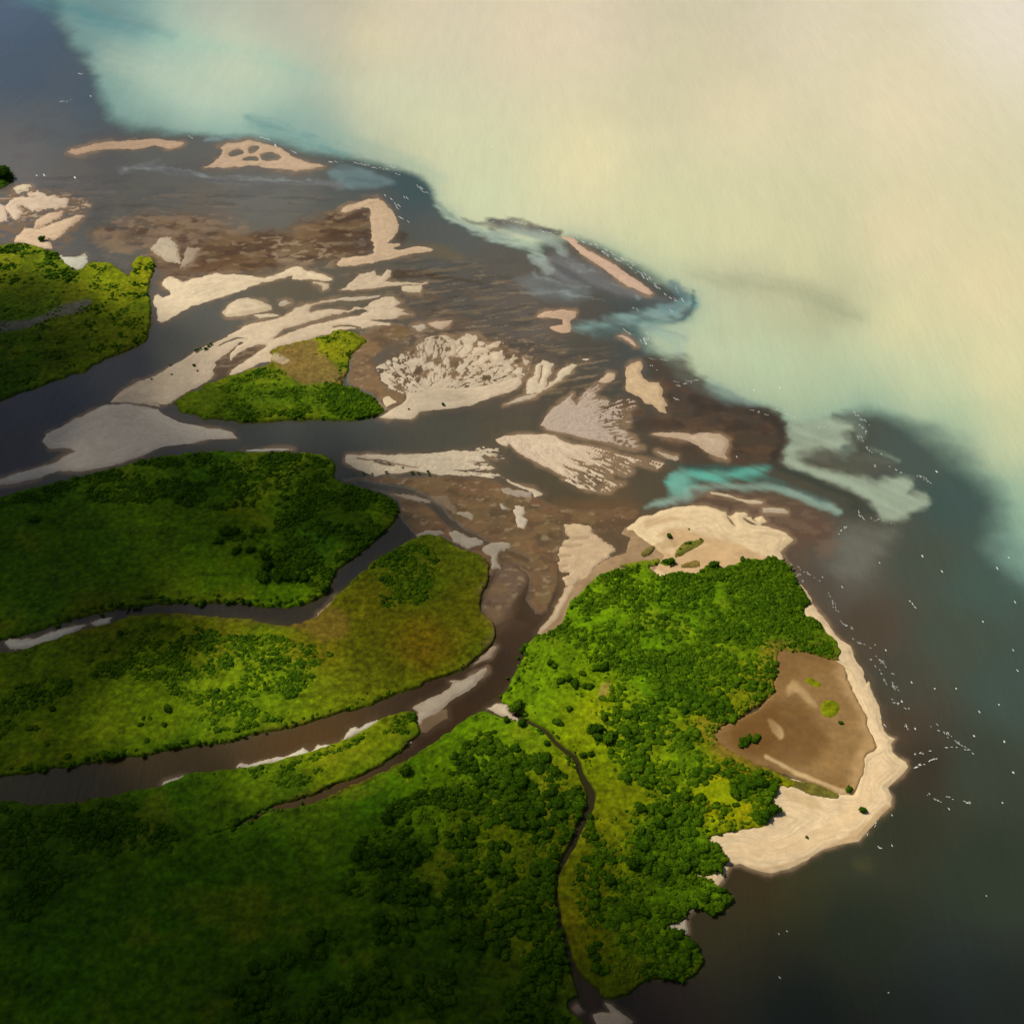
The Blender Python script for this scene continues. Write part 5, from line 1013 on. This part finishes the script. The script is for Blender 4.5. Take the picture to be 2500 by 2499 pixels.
dots(9000, "E 1400,1350 1900,1230 N 1000,880 1800,860 F 740,1550 900,1760 520,1760 I 540,60 200,360 H 1931,700 1450,300 1300,60 960,60 E 1100,1700", .5, 1.5, 97, -.35)
dots(5200, "H 470,520 860,300 1300,570 1390,760 1200,1050 1260,1500 1100,1700 880,1500 600,1280 0,1200 70,980 230,790 460,620", .7, 1.9, 98, -.5)
dots(5200, "H 1440,130 1931,0 I 480,20 330,240 60,390 545,570 560,730 300,860 280,990 310,1240 0,1350 H 1900,1430 I 90,1520 H 1700,1680 1560,1740 1390,1560 1280,1150 1420,970 1420,780 1760,700 1540,520 1390,290", .7, 1.8, 99, -.5)
xs = np.array([t[0] for t in allT]); ys = np.array([t[1] for t in allT]); zb, dd = surf(xs, ys)
mass('shrubs', 'bright low shrubs between the trees of the headland', range(len(allT)), MAT_SCRUB, [crown(320+k, 1, 22) for k in range(5)])
# ------------------------------------------------------------------ breakers and whitecaps
FOAM = []
def foam_line(s, n, spread=4, size=(3, 9), wid=.62, tilt=0.0):
    p = trace(s); L = np.hypot(*(np.diff(p[:, :2], axis=0).T)) if len(p) > 1 else np.array([1.0])
    for k in range(n):
        if len(p) > 1:
            t = random.random()*L.sum(); j = 0
            while t > L[j] and j < len(L)-1: t -= L[j]; j += 1
            q = p[j]+(p[j+1]-p[j])*min(1, t/L[j]); d = (p[j+1]-p[j])/L[j]
        else: q = p[0]; d = np.array([.6, .8])
        an = math.atan2(d[1], d[0])+tilt+random.gauss(0, .12)
        FOAM.append((q[0]+random.gauss(0, spread), q[1]+random.gauss(0, spread*.6), an, random.uniform(*size), wid*random.uniform(.6, 1.25)))
for s, n in [("B 60,905 150,930 250,950 350,990", 16), ("B 400,1020 490,1085", 7), ("B 280,925 310,945", 3), ("B 250,1080 340,1180", 8), ("B 360,1090 380,1120", 2), ("B 340,1220 380,1250", 3),
  ("B 830,1250 950,1245 1040,1250", 7), ("B 1030,1250 1130,1300 1200,1310", 8), ("B 1200,1305 1290,1320 1400,1370 1500,1430 1620,1490 1740,1580 1830,1650 1900,1690", 46), ("B 1430,1370 1640,1480 1760,1590", 26), ("B 1890,1620 1925,1700", 5), ("B 1630,1720 1670,1740", 4), ("B 1840,1720 1880,1760", 3),
  ("M 1320,90 1370,130", 3), ("M 1500,150 1555,275", 8), ("M 1530,90 1570,240", 5), ("M 1520,360 1840,410", 5), ("M 1580,430 1640,490", 3), ("M 1790,575 1860,630", 4), ("M 1810,740 1870,785", 3), ("M 1880,590 1931,605", 3), ("M 1480,190 1520,260", 3),
  ("F -10,240 110,225", 6), ("F 380,380 510,430", 6), ("F 540,390 650,440", 5), ("F 970,405 1070,480", 8), ("F 1015,480 1045,525", 4), ("F 1005,540 1065,630", 8), ("F 1070,695 1110,712", 3), ("F 1175,710 1250,745", 4), ("F 1320,750 1410,800", 8), ("F 770,490 810,490", 2),
  ("F 990,950 1040,1020", 5), ("F 1070,1000 1190,1030", 5), ("F 870,1100 950,1030", 5), ("F 650,1270 780,1350", 6), ("F 830,1420 890,1530", 7), ("F 890,1570 980,1630", 6), ("F 960,1670 1060,1730", 5), ("F 1100,1770 1200,1880", 9), ("F 1060,1770 1160,1931", 7), ("F 600,1210 700,1370", 5),
  ("I 1160,0 1230,60", 6), ("I 1180,110 1280,170", 6), ("I 1430,240 1520,320", 6), ("I 1390,250 1480,300", 3), ("I 1530,330 1650,420", 9), ("I 1260,250 1290,290", 4), ("I 1480,380 1560,380", 3), ("I 1300,500 1460,430", 9), ("I 1310,420 1420,400", 4), ("I 1380,640 1470,690", 5), ("I 1500,655 1630,690", 7), ("I 1110,940 1165,960", 2), ("I 1120,200 1150,260", 4), ("I 1100,800 1060,870", 3),
  ("A 320,570 410,565", 5), ("A 415,405 465,418", 3), ("A 1055,760 1085,775", 3), ("A 1455,770 1500,780", 3), ("A 1500,780 1560,830", 6), ("A 1635,845 1655,860", 3), ("A 1750,900 1900,912", 5), ("B 650,1175 690,1188", 3)]:
    foam_line(s, n+(n//2 if s[0] in 'FI' else 0), 2.4, *(((1.4, 4.2), .62) if s[0] in 'FI' else ((2, 6.5), .62)))
for s in ["F 1120,1250", "F 800,1330", "F 1290,1465", "F 1305,1480", "F 1320,1500", "F 1095,1710", "F 1155,1740", "F 1870,1740", "F 1780,1280", "F 1845,1220", "F 1880,1470", "F 1895,1855", "F 1730,470", "F 1895,578", "F 1700,1580", "F 1470,1298", "F 1360,1212", "F 1130,640", "F 1440,738", "F 910,1385", "F 560,268", "F 318,655", "F 415,282",
  "I 1820,345", "I 1820,350", "I 1550,50", "I 1430,50", "I 1300,15", "I 1510,725", "I 1720,1212", "I 1870,520", "I 1810,690", "I 555,1425", "I 600,1410", "I 1170,1755", "I 560,1670", "I 1320,275", "I 1245,122", "I 1650,315", "I 1790,140", "I 1680,180", "I 1190,760", "I 1190,930", "I 1400,640", "A 508,540", "A 205,985", "A 247,983", "A 420,997", "B 855,825", "B 1435,935"]:
    foam_line(s, 1, 0, (1.5, 4.5), 1.6)
def foam():
    co, fc = [], []
    for u, v, an, ln, wd in FOAM:
        o = len(co); m = 8; x0, y0 = ground(u, v); pm = (y0*cp+CAMH*sp)*TAN/1250
        x1, y1 = ground(u+math.cos(an)*ln, v+math.sin(an)*ln); dx, dy = x1-x0, y1-y0; L = math.hypot(dx, dy); L2 = min(L, ln*pm*1.8); dx, dy = dx/L, dy/L
        wm = wd*pm*(1.0+.5*abs(dx))
        for k in range(m):
            t = k/(m-1)*2-1; h = (1-t*t)**.5*wm*random.uniform(.5, 1)+.03; bend = .12*L2*t*t
            for sgn in (1, -1): co.append((x0+dx*L2*t-dy*(h*sgn+bend), y0+dy*L2*t+dx*(h*sgn+bend), .06 if sgn > 0 else .10))
        for k in range(m-1): fc.append([o+2*k, o+2*k+1, o+2*k+3, o+2*k+2])
    link('foam', mesh_np('foam', np.array(co), np.array(fc), 4), 'stuff', MAT_FOAM, 'white breakers and whitecaps on the water')
foam()
